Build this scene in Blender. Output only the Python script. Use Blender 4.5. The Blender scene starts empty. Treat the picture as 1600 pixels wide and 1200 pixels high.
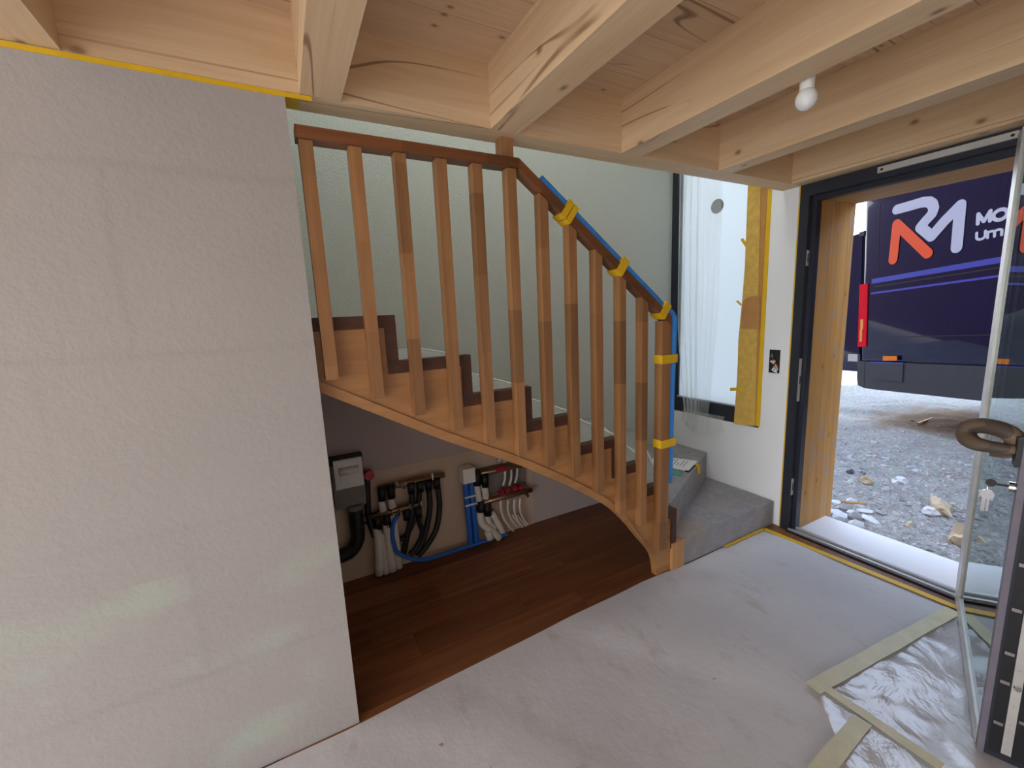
import bpy, bmesh, math, random
from mathutils import Vector, Matrix, noise
random.seed(7)
C = bpy.context.scene.collection
sc = bpy.context.scene
# ---------------------------------------------------------------- camera
CAM_LOC=(-3.1038,-1.6658,1.6482)
CAM_R=(0.87895, -0.47487, -0.04397)
CAM_U=(0.11484, 0.12126, 0.98596)
CAM_F=(0.46287, 0.87166, -0.16112)
LENS=14.8252
cam = bpy.data.cameras.new('camera'); camo = bpy.data.objects.new('camera', cam); C.objects.link(camo)
cam.sensor_width = 36; cam.lens = LENS; cam.clip_start = .02; cam.clip_end = 300
Rm = Matrix((CAM_R, CAM_U, tuple(-a for a in CAM_F))).transposed()
camo.matrix_world = Matrix.Translation(CAM_LOC) @ Rm.to_4x4()
sc.camera = camo
# ---------------------------------------------------------------- light and exposure
sc.view_settings.view_transform = 'Standard'; sc.view_settings.look = 'None'
sc.view_settings.gamma = 1; sc.view_settings.use_curve_mapping = False
sc.view_settings.exposure = 0.2
sc.cycles.use_denoising = True
sc.cycles.max_bounces = 10; sc.cycles.diffuse_bounces = 6; sc.cycles.transparent_max_bounces = 24
sc.cycles.sample_clamp_indirect = 8
SKY = 4.2
world = bpy.data.worlds.new('sky'); sc.world = world; world.use_nodes = True
wn = world.node_tree; bg = wn.nodes['Background']
tc = wn.nodes.new('ShaderNodeTexCoord'); sx = wn.nodes.new('ShaderNodeSeparateXYZ'); rp = wn.nodes.new('ShaderNodeValToRGB')
wn.links.new(tc.outputs['Generated'], sx.inputs[0]); wn.links.new(sx.outputs['Z'], rp.inputs[0])
rp.color_ramp.elements[0].color = (.90, .94, 1, 1); rp.color_ramp.elements[1].color = (.50, .67, 1.0, 1)
rp.color_ramp.elements[0].position = .0; rp.color_ramp.elements[1].position = .9
wn.links.new(rp.outputs[0], bg.inputs[0]); bg.inputs[1].default_value = SKY
def sun(direction, energy):
    l = bpy.data.lights.new('sun', 'SUN'); l.energy = energy; l.angle = .01; l.color = (1, .93, .82)
    o = bpy.data.objects.new('sun', l); C.objects.link(o)
    o.rotation_euler = Vector(direction).to_track_quat('Z', 'Y').to_euler(); return o
sun((-.60, -.10, .75), 5.0)
def area(name, loc, target, sx_, sy_, energy, col):
    l = bpy.data.lights.new(name, 'AREA'); l.shape = 'RECTANGLE'; l.size = sx_; l.size_y = sy_; l.energy = energy; l.color = col
    o = bpy.data.objects.new(name, l); C.objects.link(o); o.location = loc
    d = Vector(target) - Vector(loc); o.rotation_euler = d.to_track_quat('-Z', 'Y').to_euler(); return o
# daylight coming in through the big window front at the far left end of the room
area('daylight_side_window', (-6.95, -2.35, 1.3), (0, -2.35, 1.3), 4.3, 2.1, 62, (1, .98, .95))
# added fill lamp at the top of the stairwell, no window behind it
area('fill_stairwell', (-3.2, .6, 5.1), (-3.2, .6, 0), 2.0, .7, 13, (.98, 1, .97))
# second added fill lamp, tilted down to brighten the back wall
area('fill_back_wall', (-1.7, .16, 3.6), (-1.6, 1.06, 1.5), 2.4, .8, 17, (.98, 1, .96))
# ---------------------------------------------------------------- helpers
def S(*c):
    return tuple(((v/255)/12.92 if v/255 <= .04045 else ((v/255+.055)/1.055)**2.4) for v in c) + (1,)
def mat(name):
    m = bpy.data.materials.new(name); m.use_nodes = True; nt = m.node_tree
    return m, nt, nt.nodes['Principled BSDF']
def nd(nt, t, **kw):
    n = nt.nodes.new('ShaderNode'+t)
    for k, v in kw.items(): setattr(n, k, v)
    return n
def ramp(nt, fac, stops):
    r = nd(nt, 'ValToRGB'); e = r.color_ramp.elements
    while len(e) < len(stops): e.new(.5)
    for el, (p, c) in zip(e, stops): el.position = p; el.color = c
    nt.links.new(fac, r.inputs[0]); return r.outputs[0]
def mathn(nt, op, a, b=None, c=None):
    n = nd(nt, 'Math', operation=op)
    for i, v in enumerate((a, b, c)):
        if v is None: continue
        if isinstance(v, (int, float)): n.inputs[i].default_value = v
        else: nt.links.new(v, n.inputs[i])
    return n.outputs[0]
def mix(nt, fac, a, b, mode='MIX'):
    n = nd(nt, 'Mix', data_type='RGBA', blend_type=mode)
    for i, v in ((0, fac), (6, a), (7, b)):
        if isinstance(v, (int, float)): n.inputs[i].default_value = v
        elif isinstance(v, tuple): n.inputs[i].default_value = v
        else: nt.links.new(v, n.inputs[i])
    return n.outputs[2]
def objco(nt, scale=(1, 1, 1), rnd=0):
    t = nd(nt, 'TexCoord'); mp = nd(nt, 'Mapping'); mp.inputs['Scale'].default_value = scale
    if rnd:
        oi = nd(nt, 'ObjectInfo'); v = nd(nt, 'VectorMath', operation='SCALE'); v.inputs[0].default_value = (13.1, 7.7, 9.3)
        nt.links.new(oi.outputs['Random'], v.inputs['Scale'])
        a = nd(nt, 'VectorMath', operation='ADD'); nt.links.new(t.outputs['Object'], a.inputs[0]); nt.links.new(v.outputs[0], a.inputs[1])
        nt.links.new(a.outputs[0], mp.inputs[0])
    else: nt.links.new(t.outputs['Object'], mp.inputs[0])
    return mp.outputs[0]
def noisen(nt, vec, scale, detail=4, rough=.55, dist=0):
    n = nd(nt, 'TexNoise'); n.inputs['Scale'].default_value = scale; n.inputs['Detail'].default_value = detail
    n.inputs['Roughness'].default_value = rough; n.inputs['Distortion'].default_value = dist
    nt.links.new(vec, n.inputs['Vector']); return n.outputs['Fac']
def bump(nt, b, h, strength, dist=.01):
    n = nd(nt, 'Bump'); n.inputs['Strength'].default_value = strength; n.inputs['Distance'].default_value = dist
    nt.links.new(h, n.inputs['Height']); nt.links.new(n.outputs[0], b.inputs['Normal'])
def plain(name, col, rough=.5, metal=0, var=.08, scale=12, bmp=0, **kw):
    m, nt, b = mat(name); co = objco(nt)
    f = noisen(nt, co, scale)
    lo = tuple(c*(1-var) for c in col[:3])+(1,); hi = tuple(min(1, c*(1+var)) for c in col[:3])+(1,)
    nt.links.new(ramp(nt, f, [(.3, lo), (.7, hi)]), b.inputs['Base Color'])
    b.inputs['Roughness'].default_value = rough; b.inputs['Metallic'].default_value = metal
    if bmp: bump(nt, b, noisen(nt, co, scale*6, 3), bmp, .004)
    for k, v in kw.items(): b.inputs[k].default_value = v
    return m
def wood(name, c1, c2, axis='x', grain=1.0, knots=None, rough=.55, block=0, rndtone=.0, stain=0, streak=None, low=.25, high=.75):
    m, nt, b = mat(name)
    s = {'x': (.5, 9, 9), 'y': (9, .5, 9), 'z': (9, 9, .5)}[axis]
    co = objco(nt, tuple(q*grain for q in s), 1)
    f = noisen(nt, co, 2.2, 6, .6, .6)
    col = ramp(nt, f, [(low, c1), (high, c2)])
    s2 = {'x': (1.2, 60, 60), 'y': (60, 1.2, 60), 'z': (60, 60, 1.2)}[axis]
    g = noisen(nt, objco(nt, s2, 1), 2.0, 3, .6)
    col = mix(nt, mathn(nt, 'MULTIPLY', g, .45), col, tuple(c*.72 for c in c1[:3])+(1,))
    if knots:
        dens = knots if isinstance(knots, float) else 1.0
        kp = nd(nt, 'SeparateXYZ'); nt.links.new(objco(nt, (1, 1, 1), 1), kp.inputs[0])
        al = 'xyz'.index(axis); o1, o2 = [i for i in range(3) if i != al]
        kc = nd(nt, 'CombineXYZ'); nt.links.new(mathn(nt, 'MULTIPLY', kp.outputs[al], .62), kc.inputs[0])
        nt.links.new(mathn(nt, 'ADD', kp.outputs[o1], kp.outputs[o2]), kc.inputs[1])
        v = nd(nt, 'TexVoronoi', voronoi_dimensions='2D'); v.inputs['Scale'].default_value = 5.0*dens; nt.links.new(kc.outputs[0], v.inputs['Vector'])
        vs = nd(nt, 'SeparateColor'); nt.links.new(v.outputs['Color'], vs.inputs[0])
        kf = ramp(nt, v.outputs['Distance'], [(0, (1, 1, 1, 1)), (.035, (.85, .85, .85, 1)), (.06, (.3, .3, .3, 1)), (.10, (0, 0, 0, 1))])
        kf = mathn(nt, 'MULTIPLY', kf, mathn(nt, 'GREATER_THAN', vs.outputs[0], .62))
        col = mix(nt, mathn(nt, 'MULTIPLY', kf, .8), col, S(122, 72, 40))
    if streak:
        ss = {'x': (.35, 30, 30), 'y': (30, .35, 30), 'z': (30, 30, .35)}[axis]
        q = noisen(nt, objco(nt, ss, 1), 1.6, 2)
        sf = ramp(nt, q, [(.68, (0, 0, 0, 1)), (.76, (1, 1, 1, 1))])
        col = mix(nt, mathn(nt, 'MULTIPLY', sf, streak), col, S(120, 74, 38))
    if streak:
        cn = noisen(nt, objco(nt, {'x': (.45, 5, 5), 'y': (5, .45, 5), 'z': (5, 5, .45)}[axis], 1), 1.1, 1, .4)
        cf = ramp(nt, mathn(nt, 'ABSOLUTE', mathn(nt, 'SUBTRACT', cn, .5)), [(.003, (1, 1, 1, 1)), (.008, (0, 0, 0, 1))])
        cm = ramp(nt, noisen(nt, objco(nt, (1.7, 1.7, 1.7), 1), 1.0, 2), [(.5, (0, 0, 0, 1)), (.56, (1, 1, 1, 1))])
        col = mix(nt, mathn(nt, 'MULTIPLY', mathn(nt, 'MULTIPLY', cf, cm), .75), col, S(112, 74, 42))
    if block:
        sp = nd(nt, 'SeparateXYZ'); nt.links.new(objco(nt, (1, 1, 1), 1), sp.inputs[0])
        ax = 'XYZ'['xyz'.index(axis)]
        fl = mathn(nt, 'FLOOR', mathn(nt, 'MULTIPLY', sp.outputs[ax], 1/block))
        oi = nd(nt, 'ObjectInfo')
        wnn = nd(nt, 'TexWhiteNoise', noise_dimensions='2D'); cb = nd(nt, 'CombineXYZ')
        nt.links.new(fl, cb.inputs[0]); nt.links.new(oi.outputs['Random'], cb.inputs[1]); nt.links.new(cb.outputs[0], wnn.inputs['Vector'])
        col = mix(nt, 1.0, col, ramp(nt, wnn.outputs['Value'], [(0, (.68, .64, .60, 1)), (1, (1.12, 1.1, 1.08, 1))]), 'MULTIPLY')
    if rndtone:
        oi = nd(nt, 'ObjectInfo')
        k = 1-rndtone
        col = mix(nt, 1.0, col, ramp(nt, oi.outputs['Random'], [(0, (k, k, k, 1)), (1, (1, 1, 1, 1))]), 'MULTIPLY')
    if stain:
        sf = ramp(nt, noisen(nt, objco(nt, (2.2, 2.2, 1.6), 1), 2.4, 6, .7, 1.2), [(.54, (0, 0, 0, 1)), (.66, (1, 1, 1, 1))])
        col = mix(nt, mathn(nt, 'MULTIPLY', sf, stain), col, S(150, 144, 136))
    nt.links.new(col, b.inputs['Base Color']); b.inputs['Roughness'].default_value = rough
    bump(nt, b, g, .15, .002)
    return m
def obj(name, bm, m, parent=None, smooth=False, local=False, kind=None, bevel=0, label=None):
    """one mesh object; bm is in world coordinates unless local"""
    if bevel: bmesh.ops.bevel(bm, geom=[e for e in bm.edges if len(e.link_faces) == 2 and e.calc_face_angle(0) > .5], offset=bevel, segments=1, affect='EDGES', clamp_overlap=True)
    bmesh.ops.recalc_face_normals(bm, faces=bm.faces)
    if not local:
        off = Vector((0, 0, 0))
        if parent: off = WL.get(parent.name, Vector())
        cs = Vector((0, 0, 0))
        if not parent:
            lo = Vector([min(v.co[i] for v in bm.verts) for i in range(3)]); hi = Vector([max(v.co[i] for v in bm.verts) for i in range(3)])
            cs = Vector(((lo.x+hi.x)/2, (lo.y+hi.y)/2, lo.z)); off = cs
        bmesh.ops.translate(bm, verts=bm.verts, vec=-off)
    me = bpy.data.meshes.new(name); bm.to_mesh(me); bm.free()
    o = bpy.data.objects.new(name, me); C.objects.link(o)
    ms = m if isinstance(m, (list, tuple)) else [m]
    for q in ms: me.materials.append(q)
    if smooth:
        for p in me.polygons: p.use_smooth = True
    if parent: o.parent = parent
    if not local and not parent: o.location = cs; WL[o.name] = cs
    else: WL[o.name] = WL.get(parent.name, Vector()) if parent else Vector()
    if kind: o['kind'] = kind
    if label: o['label'] = label
    return o
WL = {}
def empty(name, loc, label=None, cat=None, group=None, kind=None, mtx=None):
    o = bpy.data.objects.new(name, None); C.objects.link(o); o.empty_display_size = .1
    if mtx is not None: o.matrix_world = mtx
    else: o.location = loc
    WL[o.name] = Vector(loc)
    if label: o['label'] = label
    if cat: o['category'] = cat
    if group: o['group'] = group
    if kind: o['kind'] = kind
    return o
def tag(o, label, cat, group=None):
    o['label'] = label; o['category'] = cat
    if group: o['group'] = group
    return o
def BM(): return bmesh.new()
def box(bm, x0, x1, y0, y1, z0, z1):
    v = [bm.verts.new(p) for p in ((x0,y0,z0),(x1,y0,z0),(x1,y1,z0),(x0,y1,z0),(x0,y0,z1),(x1,y0,z1),(x1,y1,z1),(x0,y1,z1))]
    for f in ((0,3,2,1),(4,5,6,7),(0,1,5,4),(1,2,6,5),(2,3,7,6),(3,0,4,7)): bm.faces.new([v[i] for i in f])
    return bm
def bx(*a): return box(BM(), *a)
def prism(bm, pts, a, b, ax='z'):
    """polygon pts in the plane across ax, extruded from a to b"""
    def P(p, t): return {'z': (p[0], p[1], t), 'y': (p[0], t, p[1]), 'x': (t, p[0], p[1])}[ax]
    A = [bm.verts.new(P(p, a)) for p in pts]; B = [bm.verts.new(P(p, b)) for p in pts]
    n = len(pts)
    bm.faces.new(A); bm.faces.new(B[::-1])
    for i in range(n): bm.faces.new((A[i], B[i], B[(i+1) % n], A[(i+1) % n]))
    return bm
def smoothpath(pts, sub=6):
    pts = [Vector(p) for p in pts]; out = []
    for i in range(len(pts)-1):
        p0 = pts[max(i-1, 0)]; p1 = pts[i]; p2 = pts[i+1]; p3 = pts[min(i+2, len(pts)-1)]
        for k in range(sub):
            t = k/sub
            out.append(.5*((2*p1)+(p2-p0)*t+(2*p0-5*p1+4*p2-p3)*t*t+(3*p1-p0-3*p2+p3)*t**3))
    out.append(pts[-1]); return out
def tube(bm, pts, r, n=10, sub=6, flat=1.0):
    path = smoothpath(pts, sub) if sub and len(pts) > 2 else [Vector(p) for p in pts]
    rr = r if callable(r) else (lambda t: r)
    rings = []; up = None; L = len(path)
    for i, p in enumerate(path):
        d = (path[min(i+1, L-1)]-path[max(i-1, 0)]).normalized()
        if up is None: up = d.orthogonal().normalized()
        up = (up-d*up.dot(d)).normalized(); sd = d.cross(up)
        R_ = rr(i/(L-1))
        rings.append([bm.verts.new(p+up*math.cos(2*math.pi*k/n)*R_+sd*math.sin(2*math.pi*k/n)*R_*flat) for k in range(n)])
    for a, b in zip(rings, rings[1:]):
        for k in range(n): bm.faces.new((a[k], a[(k+1) % n], b[(k+1) % n], b[k]))
    bm.faces.new(rings[0][::-1]); bm.faces.new(rings[-1]); return bm
def cyl(bm, p, q, r, n=14, r2=None):
    r2 = r if r2 is None else r2
    return tube(bm, [p, q], lambda t: r+(r2-r)*t, n, 0)
def sphere(bm, c, r, u=20, v=12, sz=1.0):
    m4 = Matrix.Translation(c) @ Matrix.Diagonal((r, r, r*sz, 1))
    bmesh.ops.create_uvsphere(bm, u_segments=u, v_segments=v, radius=1, matrix=m4); return bm
def sheet(bm, P, nu, nv, th=0):
    """grid from P(u,v) with optional thickness below"""
    g = [[bm.verts.new(P(i/nu, j/nv)) for j in range(nv+1)] for i in range(nu+1)]
    for i in range(nu):
        for j in range(nv): bm.faces.new((g[i][j], g[i+1][j], g[i+1][j+1], g[i][j+1]))
    if th:
        r = bmesh.ops.solidify(bm, geom=bm.faces[:], thickness=th)
    return bm
def strip(bm, a, b, w, z0, z1):
    """flat bar from a to b in plan, width w"""
    a = Vector(a[:2]); b = Vector(b[:2]); n = (b-a).normalized(); n = Vector((-n.y, n.x))*w/2
    return prism(bm, [a-n, b-n, b+n, a+n], z0, z1)
# ---------------------------------------------------------------- materials
M = {}
def plaster(name, c, bs, bst, joints=False, green=False):
    m, nt, b = mat(name); co = objco(nt)
    f = noisen(nt, co, 1.7, 5); col = ramp(nt, f, [(.25, tuple(q*.93 for q in c[:3])+(1,)), (.75, c)])
    if joints:
        geo = nd(nt, 'NewGeometry'); sp = nd(nt, 'SeparateXYZ'); nt.links.new(geo.outputs['Position'], sp.inputs[0])
        wob = mathn(nt, 'MULTIPLY', mathn(nt, 'SUBTRACT', noisen(nt, co, 3.0, 2), .5), .03)
        def line(sock, at, w):
            d = mathn(nt, 'ABSOLUTE', mathn(nt, 'ADD', mathn(nt, 'SUBTRACT', sock, at), wob))
            return mathn(nt, 'SUBTRACT', 1.0, mathn(nt, 'SMOOTH_MIN', mathn(nt, 'DIVIDE', d, w), 1.0, .3))
        tot = None
        for z in (.46, 1.0, 1.575, 2.12): 
            l = line(sp.outputs['Z'], z, .022); tot = l if tot is None else mathn(nt, 'MAXIMUM', tot, l)
        for x, z0, z1 in ((-3.51, 1.575, 2.12), (-3.735, 1.0, 1.575), (-3.465, .46, 1.0), (-4.3, 1.575, 2.12), (-4.52, 1.0, 1.575)):
            l = line(sp.outputs['X'], x, .02)
            l = mathn(nt, 'MULTIPLY', l, mathn(nt, 'MULTIPLY', mathn(nt, 'GREATER_THAN', sp.outputs['Z'], z0), mathn(nt, 'LESS_THAN', sp.outputs['Z'], z1)))
            tot = mathn(nt, 'MAXIMUM', tot, l)
        brk = ramp(nt, noisen(nt, co, 1.3, 2), [(.3, (.1, .1, .1, 1)), (.6, (1, 1, 1, 1))])
        tot = mathn(nt, 'MULTIPLY', mathn(nt, 'MULTIPLY', tot, brk), .24)
        col = mix(nt, tot, col, S(150, 145, 138))
        gr = ramp(nt, noisen(nt, objco(nt, (1.2, 1.2, 2.2)), 1.6, 3), [(.56, (0, 0, 0, 1)), (.75, (1, 1, 1, 1))])
        lowz = mathn(nt, 'LESS_THAN', sp.outputs['Z'], .85)
        col = mix(nt, mathn(nt, 'MULTIPLY', mathn(nt, 'MULTIPLY', gr, lowz), .45), col, S(178, 200, 180))
    nt.links.new(col, b.inputs['Base Color']); b.inputs['Roughness'].default_value = .9
    h = noisen(nt, co, bs, 4, .6); bump(nt, b, h, bst, .006)
    return m
M['plaster_left'] = plaster('left_wall_plaster', S(173, 167, 162), 45, .35, joints=True)
M['plaster_back'] = plaster('rough_plaster', S(196, 200, 191), 95, .9)
M['plaster_right'] = plaster('smooth_plaster', S(236, 237, 239), 30, .12)
M['stair_shade'] = plaster('mauve_shade_plaster', S(184, 171, 166), 30, .2)  # smooth mauve plaster, darkened in colour for the shade under the stairs
M['raw_screed'] = plaster('raw_base_coat', S(200, 178, 156), 20, .3)
M['concrete'] = plaster('concrete', S(168, 166, 160), 40, .3)
WA, WB = S(218, 182, 138), S(242, 214, 176)
M['spruce_y'] = wood('spruce_along_y', WA, WB, 'y', knots=1.0, streak=.5, rndtone=.06)
M['spruce_x'] = wood('spruce_along_x', WA, WB, 'x', knots=.9, streak=.7)
M['ceil_x'] = wood('spruce_panel', S(212, 178, 142), S(236, 208, 174), 'x', knots=1.5, streak=.35, rndtone=.12)
M['oak'] = wood('oiled_oak', S(138, 94, 56), S(180, 132, 86), 'z', 1.2, block=.33, rough=.42)
M['oak_x'] = wood('oiled_oak_rail', S(112, 66, 36), S(146, 92, 54), 'x', 1.2, block=.35, rough=.4)
M['oak_slope'] = wood('oiled_oak_stringer', S(158, 108, 62), S(194, 144, 92), 'x', 1.0, block=0, rough=.42)
M['oak_pale'] = wood('end_grain_oak', S(186, 134, 84), S(214, 164, 108), 'z', 1.2, rough=.5)
M['dark_trim'] = wood('dark_stained_trim', S(66, 36, 22), S(98, 58, 38), 'x', 1.2, rough=.55)
M['plank'] = wood('brown_oak_floor', S(120, 72, 42), S(172, 112, 70), 'x', 1.0, rough=.45, rndtone=.38)
M['jamb'] = wood('weathered_larch', S(170, 118, 54), S(212, 164, 92), 'z', .8, knots=1.0, rough=.6, streak=.4, stain=.65)
M['soffit'] = wood('weathered_larch_soffit', S(166, 126, 76), S(200, 164, 110), 'y', .8, rough=.6, stain=.3)
M['cladding'] = wood('brown_cladding', S(78, 52, 62), S(120, 86, 96), 'z', 1.0, rough=.7)
M['anthracite'] = plain('anthracite_frame', S(40, 43, 54), .42, .1)
M['black'] = plain('black_plastic', S(22, 21, 22), .5)
M['gasket'] = plain('black_gasket', S(18, 19, 24), .5)
M['alu'] = plain('aluminium', S(196, 196, 196), .35, .55)
M['alu_pale'] = plain('brushed_steel', S(196, 194, 190), .4, .35)
M['edge_grey'] = plain('grey_glass_edge', S(112, 106, 118), .45)
M['steel'] = plain('bright_steel', S(205, 205, 208), .18, 1.0)
M['white'] = plain('white_plastic', S(226, 224, 218), .45)
M['pipe_white'] = plain('white_pipe_insulation', S(214, 208, 200), .6)
M['grey_box'] = plain('grey_plastic', S(120, 114, 110), .5)
M['red'] = plain('red_plastic', S(170, 26, 44), .4)
M['brass'] = plain('dull_brass', S(150, 122, 96), .35, .8)
M['blue'] = plain('blue_foam', S(52, 142, 230), .6)
M['blue_hose'] = plain('blue_hose', S(36, 100, 190), .45)
M['tape'] = plain('yellow_masking_tape', S(226, 180, 20), .55, bmp=.1)
M['tape_pale'] = plain('pale_adhesive_tape', S(204, 199, 160), .4)
M['paper'] = plain('white_paper', S(236, 236, 240), .8, var=.02)
M['green_card'] = plain('green_card', S(70, 160, 130), .6)
M['rubber'] = plain('tyre_rubber', S(26, 26, 28), .8)
M['orange'] = plain('orange_vinyl', S(240, 80, 10), .45, var=.01)
M['logo_grey'] = plain('silver_vinyl', S(196, 196, 210), .45, var=.01)
M['logo_white'] = plain('white_vinyl', S(204, 204, 214), .45, var=.01)
M['amber'] = plain('amber_reflector', S(240, 130, 20), .25)
M['van_paint'] = plain('dark_blue_paint', S(12, 15, 52), .12, 0, var=.05, scale=3)
M['van_paint'].node_tree.nodes['Principled BSDF'].inputs['Coat Weight'].default_value = 1
M['van_paint'].node_tree.nodes['Principled BSDF'].inputs['Coat IOR'].default_value = 1.45
M['van_paint'].node_tree.nodes['Principled BSDF'].inputs['Specular IOR Level'].default_value = .1
M['van_stripe'] = plain('violet_blue_stripe', S(74, 78, 170), .3, var=.02)
M['van_clad'] = plain('grey_bumper_plastic', S(54, 54, 60), .5)
M['lamp_red'] = plain('red_lamp_lens', S(230, 14, 34), .12)
M['lamp_amber'] = plain('amber_lamp_lens', S(250, 170, 90), .12)
M['tar_glass'] = plain('dark_window_glass', S(14, 16, 20), .06)
M['stone_grey'] = plain('grey_stone', S(150, 150, 150), .85, bmp=.5)
M['stone_white'] = plain('pale_stone', S(206, 206, 206), .85, bmp=.4)
M['stone_tan'] = plain('tan_stone', S(188, 168, 138), .85, bmp=.4)
M['stone_dark'] = plain('dark_stone', S(62, 62, 70), .7, bmp=.4)
M['slab'] = plain('pale_concrete_slab', S(166, 163, 156), .8, bmp=.6, var=.2, scale=9)
M['kraft'] = plain('yellow_kraft_paper', S(214, 174, 84), .75, bmp=.5, scale=20, var=.15)
M['kraft_brown'] = plain('brown_kraft_paper', S(186, 134, 76), .75)
M['bulb'] = plain('opal_glass', S(232, 232, 232), .25)
M['wrap'] = None
def mk_felt():
    m, nt, b = mat('grey_felt'); co = objco(nt)
    f = noisen(nt, co, 9, 6, .7); g = noisen(nt, co, 170, 3)
    col = ramp(nt, f, [(.3, S(134, 132, 135)), (.7, S(168, 166, 170))])
    col = mix(nt, .35, col, ramp(nt, g, [(.35, S(106, 106, 110)), (.65, S(194, 192, 196))]))
    geo = nd(nt, 'NewGeometry'); d = nd(nt, 'VectorMath', operation='DISTANCE'); nt.links.new(geo.outputs['Position'], d.inputs[0]); d.inputs[1].default_value = (-.88, .14, .19)
    st = mathn(nt, 'MULTIPLY', ramp(nt, d.outputs['Value'], [(.03, (1, 1, 1, 1)), (.2, (0, 0, 0, 1))]), mathn(nt, 'MULTIPLY', f, .9))
    col = mix(nt, st, col, S(168, 138, 104))
    nt.links.new(col, b.inputs['Base Color']); b.inputs['Roughness'].default_value = .95; bump(nt, b, g, .5, .004); return m
M['felt'] = mk_felt()
def mk_fleece():
    m, nt, b = mat('white_floor_fleece'); co = objco(nt)
    f = noisen(nt, co, .9, 6, .6); g = noisen(nt, objco(nt, (3, 1.4, 1)), 2.2, 6, .75)
    col = ramp(nt, f, [(.3, S(196, 196, 199)), (.7, S(216, 216, 219))])
    dirt = ramp(nt, g, [(.55, (0, 0, 0, 1)), (.78, (1, 1, 1, 1))])
    col = mix(nt, mathn(nt, 'MULTIPLY', dirt, .62), col, S(172, 162, 144))
    nt.links.new(col, b.inputs['Base Color']); b.inputs['Roughness'].default_value = .85
    h = noisen(nt, co, 14, 4, .6); bump(nt, b, h, .25, .01); return m
M['fleece'] = mk_fleece()
M['cover'] = plain('white_step_cover', S(214, 216, 212), .85, bmp=.5, scale=25)
def mk_film(name, white, tr, gl, bsc, bst):
    m, nt, b = mat(name); nt.nodes.remove(b); out = nt.nodes['Material Output']
    t = nd(nt, 'BsdfTransparent'); g = nd(nt, 'BsdfGlossy'); g.inputs['Roughness'].default_value = .18
    d = nd(nt, 'BsdfTranslucent'); d.inputs[0].default_value = white; df = nd(nt, 'BsdfDiffuse'); df.inputs[0].default_value = white
    a = nd(nt, 'MixShader'); a.inputs[0].default_value = .5; nt.links.new(d.outputs[0], a.inputs[1]); nt.links.new(df.outputs[0], a.inputs[2])
    co = objco(nt); h = noisen(nt, co, bsc, 4, .6, 1.0)
    bp = nd(nt, 'Bump'); bp.inputs['Strength'].default_value = bst; bp.inputs['Distance'].default_value = .02; nt.links.new(h, bp.inputs['Height'])
    nt.links.new(bp.outputs[0], g.inputs['Normal'])
    m1 = nd(nt, 'MixShader'); m1.inputs[0].default_value = tr; nt.links.new(a.outputs[0], m1.inputs[1]); nt.links.new(t.outputs[0], m1.inputs[2])
    m2 = nd(nt, 'MixShader'); m2.inputs[0].default_value = gl; nt.links.new(m1.outputs[0], m2.inputs[1]); nt.links.new(g.outputs[0], m2.inputs[2])
    nt.links.new(m2.outputs[0], out.inputs[0]); return m
M['film'] = mk_film('clear_plastic_film', (.97, 1, .97, 1), .76, .05, 6, .4)
M['floor_film'] = mk_film('floor_plastic_film', (.9, .9, .92, 1), .76, .12, 5, .5)
def mk_frost():
    m, nt, b = mat('frosted_glass'); nt.nodes.remove(b); out = nt.nodes['Material Output']
    t = nd(nt, 'BsdfTransparent'); t.inputs[0].default_value = (.9, .98, .94, 1)
    d = nd(nt, 'BsdfTranslucent'); d.inputs[0].default_value = (.98, 1, .97, 1)
    m1 = nd(nt, 'MixShader'); m1.inputs[0].default_value = .03; nt.links.new(d.outputs[0], m1.inputs[1]); nt.links.new(t.outputs[0], m1.inputs[2])
    g = nd(nt, 'BsdfGlossy'); g.inputs['Roughness'].default_value = .1; fr = nd(nt, 'Fresnel')
    m2 = nd(nt, 'MixShader'); nt.links.new(fr.outputs[0], m2.inputs[0]); nt.links.new(m1.outputs[0], m2.inputs[1]); nt.links.new(g.outputs[0], m2.inputs[2])
    nt.links.new(m2.outputs[0], out.inputs[0]); return m
M['frost'] = mk_frost()
def mk_glass():
    m, nt, b = mat('door_glass'); nt.nodes.remove(b); out = nt.nodes['Material Output']
    t = nd(nt, 'BsdfTransparent'); t.inputs[0].default_value = (.92, .97, .94, 1)
    g = nd(nt, 'BsdfGlossy'); g.inputs['Roughness'].default_value = .012; g.inputs[0].default_value = (.93, 1, .96, 1)
    fr = nd(nt, 'Fresnel'); fr.inputs[0].default_value = 2.9
    m2 = nd(nt, 'MixShader'); nt.links.new(fr.outputs[0], m2.inputs[0]); nt.links.new(t.outputs[0], m2.inputs[1]); nt.links.new(g.outputs[0], m2.inputs[2])
    nt.links.new(m2.outputs[0], out.inputs[0]); return m
M['glass'] = mk_glass()
def mk_wrap():
    m, nt, b = mat('cloth_tape_wrap'); co = objco(nt); sp = nd(nt, 'SeparateXYZ'); nt.links.new(co, sp.inputs[0])
    s = mathn(nt, 'FLOOR', mathn(nt, 'MULTIPLY', mathn(nt, 'ADD', mathn(nt, 'ADD', sp.outputs['X'], sp.outputs['Y']), mathn(nt, 'MULTIPLY', sp.outputs['Z'], .6)), 26))
    w = nd(nt, 'TexWhiteNoise', noise_dimensions='1D'); nt.links.new(s, w.inputs['W'])
    col = ramp(nt, w.outputs['Value'], [(.0, S(52, 48, 48)), (.4, S(110, 92, 78)), (.8, S(150, 124, 92)), (1, S(120, 112, 106))])
    nt.links.new(col, b.inputs['Base Color']); b.inputs['Roughness'].default_value = .6; return m
M['wrap'] = mk_wrap()
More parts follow.
